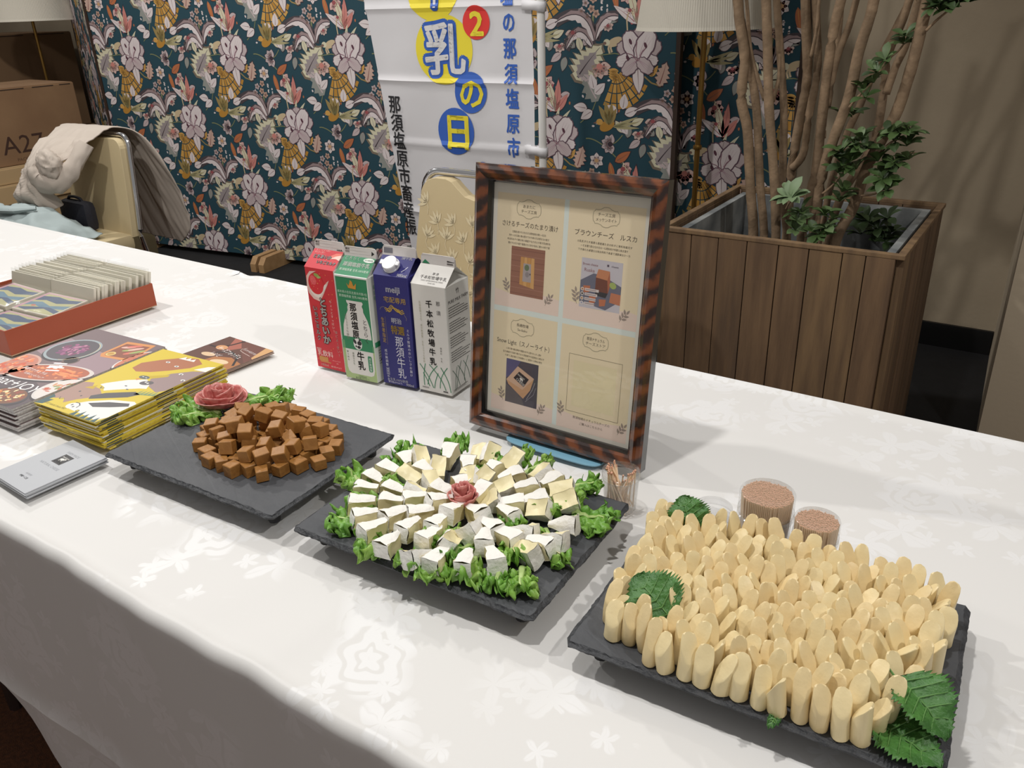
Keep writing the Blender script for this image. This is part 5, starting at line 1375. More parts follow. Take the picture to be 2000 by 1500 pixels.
def d_blue(ps):
    f, r = ps['front'], ps['roof']
    G = (190, 156, 66); P = (218, 216, 226)
    ps['fin'].rect(4, 4, 22, 13, (120, 118, 124))
    f.text('meiji', 38, 180, 15.5, P, bold=.035, sx=1.0); f.text('宅配専用', 40, 160.5, 11.5, G, bold=.0, fit=52)
    ay = 143
    for k in range(3): f.stroke([(18+k*1.4+i*2.0, ay+6.5*math.sin(PI*min(1, max(0, (i-3)/10)))-k*2.4+1.6*math.sin(i*1.1)) for i in range(20)], 1.3, G, 1)
    for c in (28, 46): f.stroke([(c+4.4*math.cos(a), ay-1+2.6*math.sin(a)) for a in [i*PI/5 for i in range(10)]], 1.0, G, 1.2, closed=True)
    f.stroke([(8, 140), (10, 144), (15, 146), (22, 145)], .6, (150, 140, 130), 1); f.stroke([(60, 134), (62, 130), (61, 126)], .7, (150, 140, 130), 1); f.stroke([(53, 140), (58, 137), (60, 133)], .6, (150, 140, 130), 1)
    f.text('明治', 40, 123, 11, P, bold=.035); f.text('特選', 41, 106, 17, G, bold=.03, sx=.82)
    f.vtext('那須牛乳', 42, 85, 20.5, P, 1.4, -.004, .98, .88)
    f.rect(17.2, 76, 17.7, 128, (150, 132, 80), 1); f.vtext('生産者指定', 11.5, 122, 9.2, G, 1.4, .01, 1.05, .8)
    f.vtext('ミルク街道のおいしさお届け', 62, 108, 5.9, P, 1.4, .005, 1.18)
    f.vtext('成分無調整', 12, 64, 6, P, 1.4, .01, 1.12); f.vtext('種類別', 12.5, 28.5, 4, P, 1.4, 0, 1.1); f.stroke([(9.6, 31.5), (15.4, 31.5), (15.4, 17.5), (9.6, 17.5)], .4, P, 1.4, closed=True); f.vtext('牛乳', 12.5, 14, 5.6, P, 1.4, .01, 1.05)
    f.text('生乳100%使用', 34, 9.5, 6.2, P, bold=.015, fit=46); f.text('要冷蔵(10℃以下)', 26, 4, 3.8, P, fit=36); f.text('900ml', 57, 4, 6.6, P, bold=.03, fit=19)
    r.text('須牛乳', 53, 39, 7.4, P, 1, bold=.02); r.text('900ml', 57, 4.4, 8, P, bold=.04, fit=24); r.stroke([(62, 22), (58, 16), (53, 11)], 1.2, P); r.stroke([(10, 20), (14, 26)], 1.4, P)
    for z in (30, 66, 80): ps['side'].rect(20, z-8, 64, z+4, P)
def d_white(ps):
    f, r, s = ps['front'], ps['roof'], ps['side']
    GN = (46, 128, 88); TN = (176, 170, 148)
    ps['fin'].rect(54, 7, 68, 10, (60, 56, 54)); ps['fin'].rect(54, 3, 66, 5.5, (110, 104, 100)); ps['fin'].poly([(4, 1), (20, 1), (10, 7.5)], GN, 1)
    r.text('那 須', 40, 24, 5.2, INK, fit=20); r.text('千本松牧場牛乳', 39, 16, 7.6, INK, bold=.01, fit=58); r.text('NASU SENBONMATSU FARM', 39, 9.5, 3.4, (90, 84, 80), fit=46); r.text('SINCE 1893', 40, 5, 3, (90, 84, 80), fit=20)
    f.vtext('千本松牧場牛乳', 34.5, 163, 14.2, INK, 1, .03, 1.22, .98); f.vtext('那須', 53, 166, 8.6, INK, 1, .0, 1.9); f.vtext('種類別 牛乳', 53, 86, 3.8, (110, 104, 100), 1, 0, 1.25)
    f.vtext('低温殺菌６５℃ 成分無調整 生乳１００％使用', 16, 164, 4.6, TN, 1, .005, 1.12, .9)
    arc = lambda x0, y0, x1, y1, k: [(x0+(x1-x0)*t+k*math.sin(PI*t), y0+(y1-y0)*t) for t in [i/8 for i in range(9)]]
    for a in ((6, 50, 32, 8, 3), (18, 52, 13, 10, -2), (26, 52, 58, 8, 5), (43, 52, 20, 12, -5), (12, 34, 24, 10, 1), (44, 38, 34, 8, -1.5), (50, 50, 68, 6, 4), (64, 52, 46, 10, -5)):
        f.stroke(arc(*a), 1.5, GN, 1)
    f.rect(8, 5.5, 22, 7.5, (150, 146, 140), 1); f.rect(52, 4, 62, 6.4, (90, 86, 84), 1)
    s.text('竹', 34, 182, 10, INK, bold=.0); s.text('PURE MILK FARM', 35, 168, 8, INK, bold=.01, fit=60)
    rn = random.Random(8); z = 158
    for k in range(24):
        if k % 6 == 5: z -= 5; continue
        L = rn.uniform(44, 60) if k % 6 else 34
        x = 5
        while x < 5+L: e = min(5+L, x+rn.uniform(2, 7)); s.rect(x, z-.7, e, z+.7, (74, 68, 64)); x = e+.6
        z -= 4.3
    for a in ((6, 46, 26, 10, 3), (20, 48, 12, 6, -2), (22, 50, 44, 8, 4), (34, 54, 16, 8, -3), (40, 52, 58, 12, 4), (56, 56, 40, 14, -4), (62, 44, 66, 20, 1)): s.stroke(arc(*a), 1.1, (40, 92, 66), 1)
    s.rect(6, 7.6, 50, 8.6, (90, 84, 80), 1); s.rect(6, 5.2, 44, 6, (120, 114, 108), 1)
milk('red strawberry milk carton at the leaflet end of the carton row', -1.1317, 0.9827, R(3.4), KR, (214, 210, 206), d_red)
milk('green and cream milk carton between red and blue cartons', -1.0484, 0.9750, R(6.0), (44, 132, 88), (222, 224, 212), d_green)
milk('blue milk carton with a white screw cap', -0.9723, 0.9914, R(7.0), (42, 40, 112), (46, 44, 116), d_blue, sh=0.2024, cap=True)
milk('white milk carton with green grass drawing next to picture frame', -0.8985, 1.0023, R(4.3), (222, 218, 212), (214, 212, 206), d_white)
# ------------------------------------------------------------------ picture frame
FW, FH = 0.302, 0.405
TLT = R(7.2)
def tortoise(ang):
    m = bpy.data.materials.new('tortoise_lacquer'); m.use_nodes = True; nt = m.node_tree; b = nt.nodes['Principled BSDF']; N = nt.nodes.new; L = nt.links.new
    tc = N('ShaderNodeTexCoord'); mp = N('ShaderNodeMapping'); mp.inputs['Rotation'].default_value = (0, R(ang), 0)
    wv = N('ShaderNodeTexWave'); wv.inputs['Scale'].default_value = 13; wv.inputs['Distortion'].default_value = 3.6; wv.inputs['Detail'].default_value = 4; wv.inputs['Detail Scale'].default_value = 3.5; wv.bands_direction = 'X'
    L(tc.outputs['Object'], mp.inputs['Vector']); L(mp.outputs[0], wv.inputs['Vector'])
    cr = N('ShaderNodeValToRGB'); e = cr.color_ramp.elements
    e[0].position = 0.12; e[0].color = rgb((40, 22, 16)); e[1].position = 0.95; e[1].color = rgb((110, 58, 26))
    x = cr.color_ramp.elements.new(0.5); x.color = rgb((72, 36, 18))
    L(wv.outputs['Fac'], cr.inputs[0]); L(cr.outputs[0], b.inputs['Base Color']); b.inputs['Roughness'].default_value = 0.25; b.inputs['Coat Weight'].default_value = 0.6; b.inputs['Coat Roughness'].default_value = 0.06
    return m
m_torts = (tortoise(52), tortoise(-52)); m_lac = mat('black_lacquer', (16, 14, 14), 0.15, coat=0.6)
fb = AZ(928, 820, T+0.004)
t = thing('picture_frame', 'tortoiseshell-brown picture frame with a cream cheese poster, leaning on the table', 'frame', (fb.x, fb.y, T+0.004))
t.rotation_euler = (-TLT, 0, 0)
MW = 0.0255
prof = [(0.0, 0.0, 1), (0.0, -0.016, 1), (0.003, -0.019, 0), (0.0075, -0.0215, 0), (0.0125, -0.0215, 0), (0.0185, -0.0185, 0), (0.0215, -0.0150, 0), (0.0225, -0.0150, 1), (MW, -0.0085, 1), (MW, 0.0, 1)]   # (inset, y, black?)
cor = [(0, 0), (FW, 0), (FW, FH), (0, FH)]; ins = [(1, 1), (-1, 1), (-1, -1), (1, -1)]
for k in range(4):
    a, c = cor[k], cor[(k+1) % 4]; ia, ic = ins[k], ins[(k+1) % 4]
    b = MB()
    pa = [Vector((a[0]+ia[0]*d, y, a[1]+ia[1]*d)) for d, y, _ in prof]; pc_ = [Vector((c[0]+ic[0]*d, y, c[1]+ic[1]*d)) for d, y, _ in prof]
    n = len(prof)
    for i in range(n-1): b.add([pa[i], pc_[i], pc_[i+1], pa[i+1]], [(0, 1, 2, 3)], m_lac if prof[i][2] and prof[i+1][2] else m_torts[k % 2])
    b.add([pa[0], pc_[0], pc_[-1], pa[-1]], [(3, 2, 1, 0)], m_lac); b.build('moulding', t)
b = MB(); b.box((0.010, 0.0002, 0.010), (FW-0.010, 0.004, FH-0.010), mat('backing_board', (70, 56, 44), 0.8)); b.build('backing_board', t)
b = MB(); b.box((MW-0.004, -0.0035, MW-0.004), (FW-MW+0.004, -0.0005, FH-MW+0.004), mat('poster_mount', (206, 200, 188), 0.6)); po = b.build('poster', t)
PWm, PHm = (FW-2*MW)*1000, (FH-2*MW)*1000
p = Print(); CR1, CR2, DVD, OUT = (240, 223, 190), (240, 218, 204), (228, 236, 230), (176, 164, 136)
bx0, by0 = 7, 6
def Y(v): return PHm - v
p.rect(0, 0, PWm, PHm, (232, 226, 214), 0)
qx = (bx0, 0.478*PWm, 0.508*PWm, PWm-bx0); qy = (by0+8, 0.512*PHm, 0.535*PHm, PHm-6)
p.rect(bx0, Y(qy[3]), qx[3], Y(qy[0]), DVD, .4)
SP = (166, 150, 138)
def sprig(x, y, a, k=1.0):
    a = R(a); c, s = math.cos(a), math.sin(a)
    g = lambda u, v: (x+(u*c-v*s)*k, y+(u*s+v*c)*k)
    p.stroke([g(0, 0), g(7, 1), g(15, -1)], .6, SP, 3)
    for u, sd in ((3, 1), (5, -1), (8, 1), (10, -1), (13, 1)):
        q = g(u, 0); lf(p, q[0], q[1], 7.5*k, 3.2*k, math.degrees(a)+sd*48, SP, lay=3)
    q = g(15, -1); lf(p, q[0], q[1], 7*k, 3*k, math.degrees(a), SP, lay=3)
def emblem(cx, cy, l1, l2):
    h = [(0, 13.5), (4, 13), (8, 10.5), (13, 9.2), (17, 9.4), (17.5, 7.5), (19.5, 6.2), (20.2, 3), (20.4, 0)]
    pts = h+[(x, -y) for x, y in h[-2::-1]]; pts = pts+[(-x, y) for x, y in pts[-2:0:-1]]
    p.stroke([(cx+x, cy+y) for x, y in pts], .9, OUT, 3, closed=True)
    p.text(l1, cx, cy+3.4, 5.4, (92, 78, 62), 3, fit=29); p.text(l2, cx, cy-3.6, 5.4, (92, 78, 62), 3, fit=32)
def lines(cx, y, n, wd, seeds):
    rn = random.Random(seeds)
    for i in range(n):
        hw_ = wd/2*rn.uniform(0.72, 1); s = ''.join(rn.choice('地元産の生乳を使用したなめらかな風味のチーズですそのまま食卓やお料理に那須高原') for _ in range(24))
        p.text(s, cx, y-i*5.6, 3.6, (84, 72, 58), 3, fit=2*hw_)
for i in (0, 1):
    for j in (0, 1):
        x0, x1 = (qx[0], qx[1]) if i == 0 else (qx[2], qx[3]); v0, v1 = (qy[0], qy[1]) if j == 0 else (qy[2], qy[3])
        p.rect(x0, Y(v1), x1, Y(v0), CR1, 1)
        h = v1-v0
        p.poly([(x0, Y(v1)), (x1, Y(v1)), (x1, Y(v1-h*.14))]+[(x0+(x1-x0)*(1-q/8), Y(v1-h*(.14+.02*math.sin(q*.9+i)))) for q in range(1, 9)], CR2, 1.4)
q1, q2 = (qx[0]+qx[1])/2, (qx[2]+qx[3])/2
v = qy[0]
emblem(q1-2, Y(v+20), 'あまたに', 'チーズ工房'); p.text('さけるチーズのたまり漬け', q1, Y(v+43), 9, (70, 56, 44), 3, fit=96); lines(q1, Y(v+54), 4, 76, 1)
px0, px1, pv0, pv1 = q1-29, q1+29, v+75, v+147
p.rect(px0, Y(pv1), px1, Y(pv0), (156, 108, 88), 2)
for k in range(9): p.rect(px0, Y(pv0+4+k*8), px1, Y(pv0+5.2+k*8), ((140, 94, 78), (170, 124, 104))[k % 2], 2.4)
cx, cy = (px0+px1)/2, Y((pv0+pv1)/2)
for k in range(4): p.poly([(cx-12+k*6, cy+22), (cx-6.6+k*6, cy+22), (cx-6.2+k*6.2, cy-20-k), (cx-13+k*6.2, cy-19-k)], ((206, 152, 88), (218, 168, 106))[k % 2], 3)
p.poly([(cx-7, cy+13), (cx+6, cy+13), (cx+7, cy-14), (cx-8, cy-14)], (176, 164, 164), 4); p.ell(cx-1, cy+7, 4, 4.6, (110, 124, 92), 5); p.ell(cx, cy-3, 3.4, 4, (150, 140, 140), 5); p.ell(cx+5, cy-2, .8, 1.6, INK, 5, n=8)
sprig(px0-3, Y(pv1-2), 108, 1.05); sprig(px1+4, Y(pv1+8), 58, 1.05)
emblem(q2, Y(v+18), 'チーズ工房', 'メッケンネイト'); p.text('ブラウンチーズ　ルスカ', q2, Y(v+42), 9, (70, 56, 44), 3, fit=96); lines(q2, Y(v+54), 3, 86, 2)
px0, px1, pv0, pv1 = q2-33, q2+31, v+76, v+146
p.rect(px0, Y(pv1), px1, Y(pv0), (204, 198, 204), 2)
cx, cy = (px0+px1)/2, Y((pv0+pv1)/2)
p.poly([(px0, cy+3), (cx-12, cy+15), (cx+2, cy+14), (px1, cy+2), (px1, cy-18), (cx+10, Y(pv1)+1), (px0, Y(pv1)+8)], (112, 112, 128), 2.4)
p.poly([(cx-8, cy+10), (cx+10, cy+8), (cx+12, cy-10), (cx-8, cy-9)], (120, 70, 54), 3); p.poly([(cx-8, cy+10), (cx-5, cy+22), (cx+13, cy+21), (cx+10, cy+8)], (204, 136, 96), 3.4); p.poly([(cx+10, cy+8), (cx+13, cy+21), (cx+15, cy+2), (cx+12, cy-10)], (178, 106, 76), 3.4); p.poly([(cx-8, cy-9), (cx+12, cy-10), (cx+9, cy-17), (cx-7, cy-15)], (58, 54, 56), 3.4)
p.ell(cx+19, cy+2, 5.4, 4.4, (168, 184, 104), 3.6, -.4); p.poly([(cx+17, cy-8), (px1, cy-9), (px1, cy-24), (cx+15, cy-22)], (198, 126, 92), 3.6)
for a_, b_ in ((-22, -8), (-12, -22), (4, -24)): p.poly([(cx+a_-5, cy+b_+4), (cx+a_+6, cy+b_+5), (cx+a_+5, cy+b_-4), (cx+a_-4, cy+b_-6)], (196, 118, 82), 3.2)
for k in range(4):
    yy = cy-9-k*6.6; p.ell(px0+4, yy, 2.6, 2.6, (232, 222, 214), 4); p.ell(px0+4, yy, 1.6, 1.6, ((190, 140, 100), (90, 80, 76), (196, 150, 110), (170, 170, 190))[k], 4.6); p.rect(px0+8, yy-1.9, px0+30-k*2, yy+1.9, (226, 214, 210), 4); p.rect(px0+9, yy-.5, px0+26, yy+.5, (150, 130, 130), 4.6)
p.text('Brown cheese', px0+14, Y(pv0+8), 5, (150, 96, 100), 4, fit=24); p.text('Ruska', px0+13, Y(pv0+16), 7, (150, 96, 100), 4, fit=17); p.rect(px0+40, Y(pv0+8), px0+43, Y(pv0+5), (90, 76, 90), 4); p.text('cheese', px0+52, Y(pv0+6.5), 4, (90, 76, 90), 4)
sprig(px0-4, Y(pv1-3), 100, 1.15); sprig(px1+1, Y(pv1+12), 55, 1.1)
v = qy[2]
emblem(q1-4, Y(v+20), '長嶋牧場', 'So-baku'); p.text('Snow Light（スノーライト）', q1-2, Y(v+45), 9.5, (58, 48, 40), 3, fit=94); lines(q1, Y(v+56), 3, 80, 3)
px0, px1, pv0, pv1 = q1-30, q1+28, v+72, v+142
p.rect(px0, Y(pv1), px1, Y(pv0), (84, 78, 88), 2); cx, cy = (px0+px1)/2, Y((pv0+pv1)/2)
p.poly([(px0, Y(pv0)), (px0+26, Y(pv0)), (px0+12, cy+10), (px0, cy+4)], (96, 92, 130), 2.3); p.poly([(px0, cy-6), (cx, cy-20), (cx+6, Y(pv1)), (px0, Y(pv1))], (106, 98, 100), 2.3)
p.poly([(cx-28, cy+1), (cx-8, cy+26), (cx+22, cy+12), (cx+16, cy-8), (cx+4, cy-24), (cx-24, cy-6)], (206, 160, 122), 3); p.poly([(cx-28, cy+1), (cx-8, cy+26), (cx+22, cy+12), (cx+2, cy-10)], (214, 178, 152), 3.5)
p.poly([(cx-15, cy+6), (cx-5, cy+18), (cx+13, cy+9), (cx+4, cy-5)], (52, 44, 48), 4)
p.text('Imaizumi', cx-1, cy+11, 4.6, (230, 222, 214), 5, rot=-.45, fit=14); p.text('CHEESE', cx-2, cy+2, 5.6, (230, 222, 214), 5, rot=-.55, fit=17)
p.ell(cx-.5, cy+6.6, 3.4, 1.7, (236, 230, 224), 5, -.45); p.rect(cx-2.6, cy+3.4, cx-1.7, cy+6, (236, 230, 224), 5); p.rect(cx+.8, cy+2.6, cx+1.7, cy+5, (236, 230, 224), 5)
p.stroke([(cx+24, cy+6), (cx+20, cy-6), (cx+10, cy-24)], 1, (160, 156, 160), 4); p.stroke([(cx+26, cy-2), (cx+22, cy-14), (cx+8, cy-28)], .8, (150, 146, 152), 4)
sprig(px0-4, Y(pv1-1), 105, 1.05); sprig(px1+3, Y(pv1+9), 62, 1.05)
emblem(q2-2, Y(v+18), '那須ナチュラル', 'チーズストア')
x0, x1, v0, v1 = q2-43, q2+43, v+42, v+130
p.stroke([(x0, Y(v0)), (x1, Y(v0)), (x1, Y(v1)), (x0, Y(v1))], .7, (120, 106, 82), 3, closed=True); p.rect(x0+8, Y(v1-9), x1-8, Y(v0+9), (236, 222, 184), 2)
p.text('那須地域のナチュラルチーズの', q2, Y(v+138), 4.4, (110, 94, 84), 3, fit=62); p.text('ご購入はこちらから', q2, Y(v+146), 4.4, (110, 94, 84), 3, fit=40)
sprig(x0-7, Y(v+141), 100, 1.1); sprig(x1+1, Y(v+148), 58, 1.1)
p.build('poster_print', planemap((MW, -0.0036, MW), (1, 0, 0), (0, 0, 1), eps=0.00005), po)
b = MB(); b.add([(MW-0.003, -0.006, MW-0.003), (FW-MW+0.003, -0.006, MW-0.003), (FW-MW+0.003, -0.006, FH-MW+0.003), (MW-0.003, -0.006, FH-MW+0.003)], [(0, 1, 2, 3)], clear('picture_glass', (1, 1, 1), 0.03, 0.02)); b.build('glass', t)
b = MB(); b.add([(0.11, 0.005, FH*0.62), (0.19, 0.005, FH*0.62), (0.20, 0.13, 0.018), (0.10, 0.13, 0.018)], [(0, 1, 2, 3)], mat('easel_back', (40, 34, 30), 0.7)); o = b.build('easel_leg', t); solid(o, 0.004)
# blue dish the frame rests on
qa = AZ(1005, 848, T); qb = AZ(1178, 902, T); bcx = (qa.x+qb.x)/2
t = thing('blue_plate', 'pale blue flat plate peeking out under the picture frame', 'plate', (bcx, fb.y-0.004, T))
m_bp = mat('plate_blue', (118, 164, 186), 0.35)
b = MB(); n = 48; hx, hy = (qb.x-qa.x)/2+0.004, 0.024
def sup(sc_, z): return [(math.copysign(abs(math.cos(a))**0.35, math.cos(a))*(hx-0.004*(1-sc_)), -0.004+math.copysign(abs(math.sin(a))**0.6, math.sin(a))*(hy-0.004*(1-sc_))*1.0, z) for a in [2*PI*i/n for i in range(n)]]
rg = [sup(0.2, 0), sup(1, 0.0012), sup(1, 0.0028), sup(0.6, 0.0036)]
b.add([q for r_ in rg for q in r_], [(i*n+j, i*n+(j+1) % n, (i+1)*n+(j+1) % n, (i+1)*n+j) for i in range(3) for j in range(n)]+[list(range(n))[::-1], [3*n+j for j in range(n)]], m_bp)
b.build('plate_body', t, True)
b = MB(); b.box((-hx*0.7, 0.006, 0.0036), (hx*0.7, 0.016, 0.0046), m_bp); b.build('support_rib', t)
# ------------------------------------------------------------------ leaflets
def sheetbox(W, H, th, mt_top, mt_side, curl=0.0, name='leaflet'):
    b = MB(); n = 8
    zf = lambda x, y: curl*((x/W)**2)
    vs = []
    for k in (0, 1):
        for j in range(2):
            for i in range(n+1): vs.append((W*i/n, H*j, k*th+zf(W*i/n, H*j)))
    m_ = n+1
    bot = [(i, m_+i, m_+i+1, i+1) for i in range(n)]; top = [(2*m_+i, 2*m_+i+1, 3*m_+i+1, 3*m_+i) for i in range(n)]
    sd = [(i, i+1, 2*m_+i+1, 2*m_+i) for i in range(n)]+[(m_+i+1, m_+i, 3*m_+i, 3*m_+i+1) for i in range(n)]+[(m_, 0, 2*m_, 3*m_), (n, m_+n, 3*m_+n, 2*m_+n)]
    b.add(vs, top, mt_top); b.add(vs, bot+sd, mt_side)
    return b.mesh(name)
rnd = random.Random(4)
# food magazines
mag_a = R(3.0)
m_magt = mat('magazine_cover', (112, 92, 92), 0.3); m_page = mat('page_white', (206, 202, 200), 0.7, var=(300, (176, 172, 170)))
mc_ = AZ(32, 798, T+0.045); MAGW, MAGH = 0.210, 0.297
ux = Vector((math.cos(mag_a), math.sin(mag_a), 0)); uy = Vector((-math.sin(mag_a), math.cos(mag_a), 0))
mo = Vector((mc_.x-0.012, mc_.y, 0))-ux*MAGW
NM = 11; thm = 0.042/NM
MM = sheetbox(MAGW, MAGH, thm-0.0003, m_magt, m_page, name='food_magazine')
top_mag = None
for i in range(NM):
    j = rnd.uniform(-.0025, .0025); k = rnd.uniform(-.0025, .0025)
    o = link('food_magazine', MM); o.location = (mo.x+ux.x*j+uy.x*k, mo.y+ux.y*j+uy.y*k, T+thm*i); o.rotation_euler = (0, 0, mag_a+rnd.uniform(-.012, .012)*(i < NM-1))
    lab = 'food magazine with dishes photographed on its cover, top of its stack' if i == NM-1 else f'food magazine showing pale page edges, {ordw(NM-2-i+1)} from the top of its stack'
    tag(o, lab, 'magazine', 'stacked food magazines'); top_mag = o
p = Print(); F = lambda *a: p.ell(*a)
p.rect(0, 0, 210, 297, (116, 98, 100), 0); p.poly([(0, 0), (210, 0), (210, 60), (120, 90), (0, 60)], (90, 78, 82), .3); p.poly([(0, 170), (210, 120), (210, 210), (0, 240)], (150, 126, 132), .3)
def dish(x, y, rx, ry, rim, inn, cols, rot=0, n=40, k=1.0, seed=1):
    p.ell(x+4, y-5, rx*1.02, ry*1.02, (62, 54, 58), .8, rot, 36); p.ell(x, y, rx, ry, rim, 1, rot, 36); p.ell(x, y, rx*.9, ry*.9, inn, 1.4, rot, 36)
    rn = random.Random(seed)
    for i in range(n):
        a = rn.uniform(0, 6.28); q = math.sqrt(rn.random())*.72*k; c = cols[i % len(cols)]
        u, w_ = rx*q*math.cos(a), ry*q*math.sin(a)
        p.ell(x+u*math.cos(rot)-w_*math.sin(rot), y+u*math.sin(rot)+w_*math.cos(rot), rn.uniform(3, 8)*min(rx, ry)/40, rn.uniform(2, 4)*min(rx, ry)/40, c, 2+i*.02, rn.uniform(0, 3), 8)
dish(62, 205, 54, 50, (150, 160, 164), (84, 78, 84), [(150, 88, 124), (118, 62, 92), (176, 120, 144), (120, 70, 104)], n=60, k=.7, seed=2)
p.stroke([(62+50*math.cos(a), 205+46*math.sin(a)) for a in [(-1.2+i*.16) for i in range(16)]], 1.2, (206, 186, 140), 4)
p.poly([(122, 280), (190, 292), (206, 236), (196, 216), (140, 208), (128, 218)], (206, 138, 80), 1); p.poly([(130, 272), (186, 282), (198, 236), (190, 224), (142, 216), (134, 224)], (134, 78, 58), 1.4)
for i in range(6): p.ell(150+i*7, 262-i*4+(i % 2)*12, 15, 5, ((214, 172, 160), (206, 110, 96), (150, 166, 96))[i % 3], 2+i*.1, .5+i*.1, 12)
p.ell(146, 226, 10, 9, (214, 190, 120), 2.5); p.ell(146, 226, 7, 6, (186, 140, 66), 2.8)
p.ell(108, 170, 18, 15, (104, 84, 78), 1.4); p.ell(108, 170, 14, 11, (50, 42, 42), 1.8)
dish(122, 118, 90, 34, (206, 196, 190), (170, 96, 70), [(214, 122, 72), (190, 86, 52), (226, 150, 100)], rot=.32, n=50, seed=4)
for i in range(14): p.ell(150+rnd.uniform(-36, 34), 128+rnd.uniform(-12, 14), 15, 3.4, ((222, 138, 86), (204, 104, 62))[i % 2], 4+i*.02, .3+rnd.uniform(-.5, .5), 10)
dish(22, 110, 54, 46, (196, 156, 142), (186, 120, 100), [(216, 120, 74), (196, 88, 58), (222, 160, 120)], n=54, seed=5)
dish(150, 26, 46, 30, (70, 66, 72), (120, 82, 62), [(222, 190, 130), (206, 124, 66), (236, 216, 170), (150, 78, 62)], n=60, seed=6)
dish(206, 84, 36, 44, (206, 200, 196), (214, 206, 200), [(190, 92, 66), (206, 150, 110), (130, 146, 84)], n=24, seed=7)
dish(214, 226, 22, 44, (216, 212, 208), (196, 120, 90), [(190, 92, 66), (130, 146, 84)], n=14, seed=8)
for a_, b_ in ((92, 146), (104, 132)): 
    p.poly([(a_, b_), (a_+26, b_+9), (a_+24, b_+13), (a_-2, b_+4)], (240, 238, 236), 6); p.poly([(a_+4, b_-12), (a_+30, b_-3), (a_+28, b_+1), (a_+2, b_-8)], (240, 238, 236), 6)
p.poly([(98, 128), (106, 130), (106, 142), (98, 140)], (240, 238, 236), 6.4); p.poly([(112, 132), (120, 134), (120, 148), (112, 146)], (240, 238, 236), 6.4)
p.text('eat+JOY', 122, 64, 34, (236, 232, 230), 7, bold=-.01, fit=150); p.text('那須でナチュラル', 92, 112, 10, (240, 236, 234), 7, fit=70); p.text('な食といるフェア', 110, 98, 7, (240, 236, 234), 7, fit=60)
p.v = [(min(209.5, max(0.5, a)), min(296.5, max(0.5, b_)), l) for a, b_, l in p.v]
p.build('cover_print', planemap((0, 0, thm-0.0002), (1, 0, 0), (0, 1, 0), eps=0.00003), top_mag)
# yellow cheese leaflets
LW, LH = 0.160, 0.253; ya = R(3.5)
NY = 16; thy = 0.048/NY
m_yel = mat('leaflet_yellow', (206, 182, 52), 0.5); m_yedge = mat('leaflet_edge', (224, 204, 92), 0.5, var=(120, (190, 164, 40)))
m_wedge = mat('leaflet_edge_white', (220, 214, 190), 0.5)
YMs = [sheetbox(LW, LH, thy-0.0004, m_yel, m_yedge, name='cheese_leaflet'), sheetbox(LW, LH, thy-0.0004, m_yel, m_wedge, name='cheese_leaflet'), sheetbox(LW, LH, thy-0.0004, m_yel, mat('leaflet_edge_gold', (196, 168, 36), 0.5), name='cheese_leaflet')]
yo = AZ(70, 782, T+0.048); yfront = AZ(185, 829, T+0.048)
top_y = None
for i in range(NY):
    j = rnd.uniform(-.003, .003)+0.010*(1-i/(NY-1))**1.5; k = rnd.uniform(-.0035, .0035)
    o = link('cheese_leaflet', YMs[(i*7) % 3]); a = ya+rnd.uniform(-.015, .015)*(i < NY-1)
    o.location = (yo.x+j*math.cos(a)-k*math.sin(a)+0.002, yo.y+j*math.sin(a)+k*math.cos(a)-0.004, T+thy*i); o.rotation_euler = (0, 0, a)
    lab = 'yellow cheese leaflet with drawn farm animals, top of its stack' if i == NY-1 else f'yellow cheese leaflet seen edge-on, {ordw(NY-1-i)} from the top of its stack'
    tag(o, lab, 'leaflet', 'stacked yellow cheese leaflets'); top_y = o
    # bands of cover art that show on the folded edge
    m_d = mat('leaflet_dark', (52, 70, 70), 0.5); m_b = mat('leaflet_plum', (140, 118, 112), 0.5)
    for (y0_, y1_, mt) in ((0.004+0.01*rnd.random(), 0.030+0.01*rnd.random(), m_d), (0.105+0.01*rnd.random(), 0.145, mat('leaflet_black', (34, 32, 34), 0.5) if i % 2 else m_wedge), (0.165, 0.225+0.01*rnd.random(), m_b)):
        s = MB(); s.add([(LW+0.0002, y0_, 0.0004), (LW+0.0002, y1_, 0.0004), (LW+0.0002, y1_, thy-0.0010), (LW+0.0002, y0_, thy-0.0010)], [(0, 1, 2, 3)], mt); s.build('edge_print', o)
    x0_ = rnd.uniform(0.0, 0.03); s = MB(); s.add([(x0_, -0.0002, 0.0004), (x0_+0.03+0.03*rnd.random(), -0.0002, 0.0004), (x0_+0.05, -0.0002, thy-0.0010), (x0_, -0.0002, thy-0.0010)], [(0, 1, 2, 3)], m_d if i % 3 == 0 else m_yedge)
    s.build('edge_print', o)
p = Print(); YL = (208, 184, 56); BRW = (164, 132, 120); CHR = (84, 82, 84); PL = (150, 128, 126); TG = (62, 90, 92); OWH = (226, 224, 218)
p.rect(0, 0, 160, 253, YL, 0)
p.poly([(0, 90), (0, 30), (14, 26), (30, 34), (44, 22), (54, 40), (76, 62), (100, 74), (74, 72), (52, 84), (30, 86), (20, 96)], BRW, 1)
p.poly([(22, 76), (36, 92), (42, 78)], (188, 158, 44), 1.3); p.poly([(0, 36), (0, 0), (16, 4), (20, 22), (10, 20), (12, 30)], TG, 1.2)
p.stroke([(20, 34), (25, 28), (32, 33)], 1.6, CHR, 2); p.ell(30, 62, 2.4, 2, CHR, 2); p.ell(48, 52, 2, 1.8, CHR, 2)
p.poly([(40, 104), (64, 130), (92, 146), (112, 138), (124, 120), (112, 116), (100, 108), (82, 96), (64, 82), (52, 92), (36, 96)], OWH, 1.4); p.stroke([(46, 92), (50, 86), (56, 90)], 2.2, CHR, 2); p.ell(82, 112, 3, 1.6, CHR, 2); p.ell(96, 104, 3, 1.6, CHR, 2)
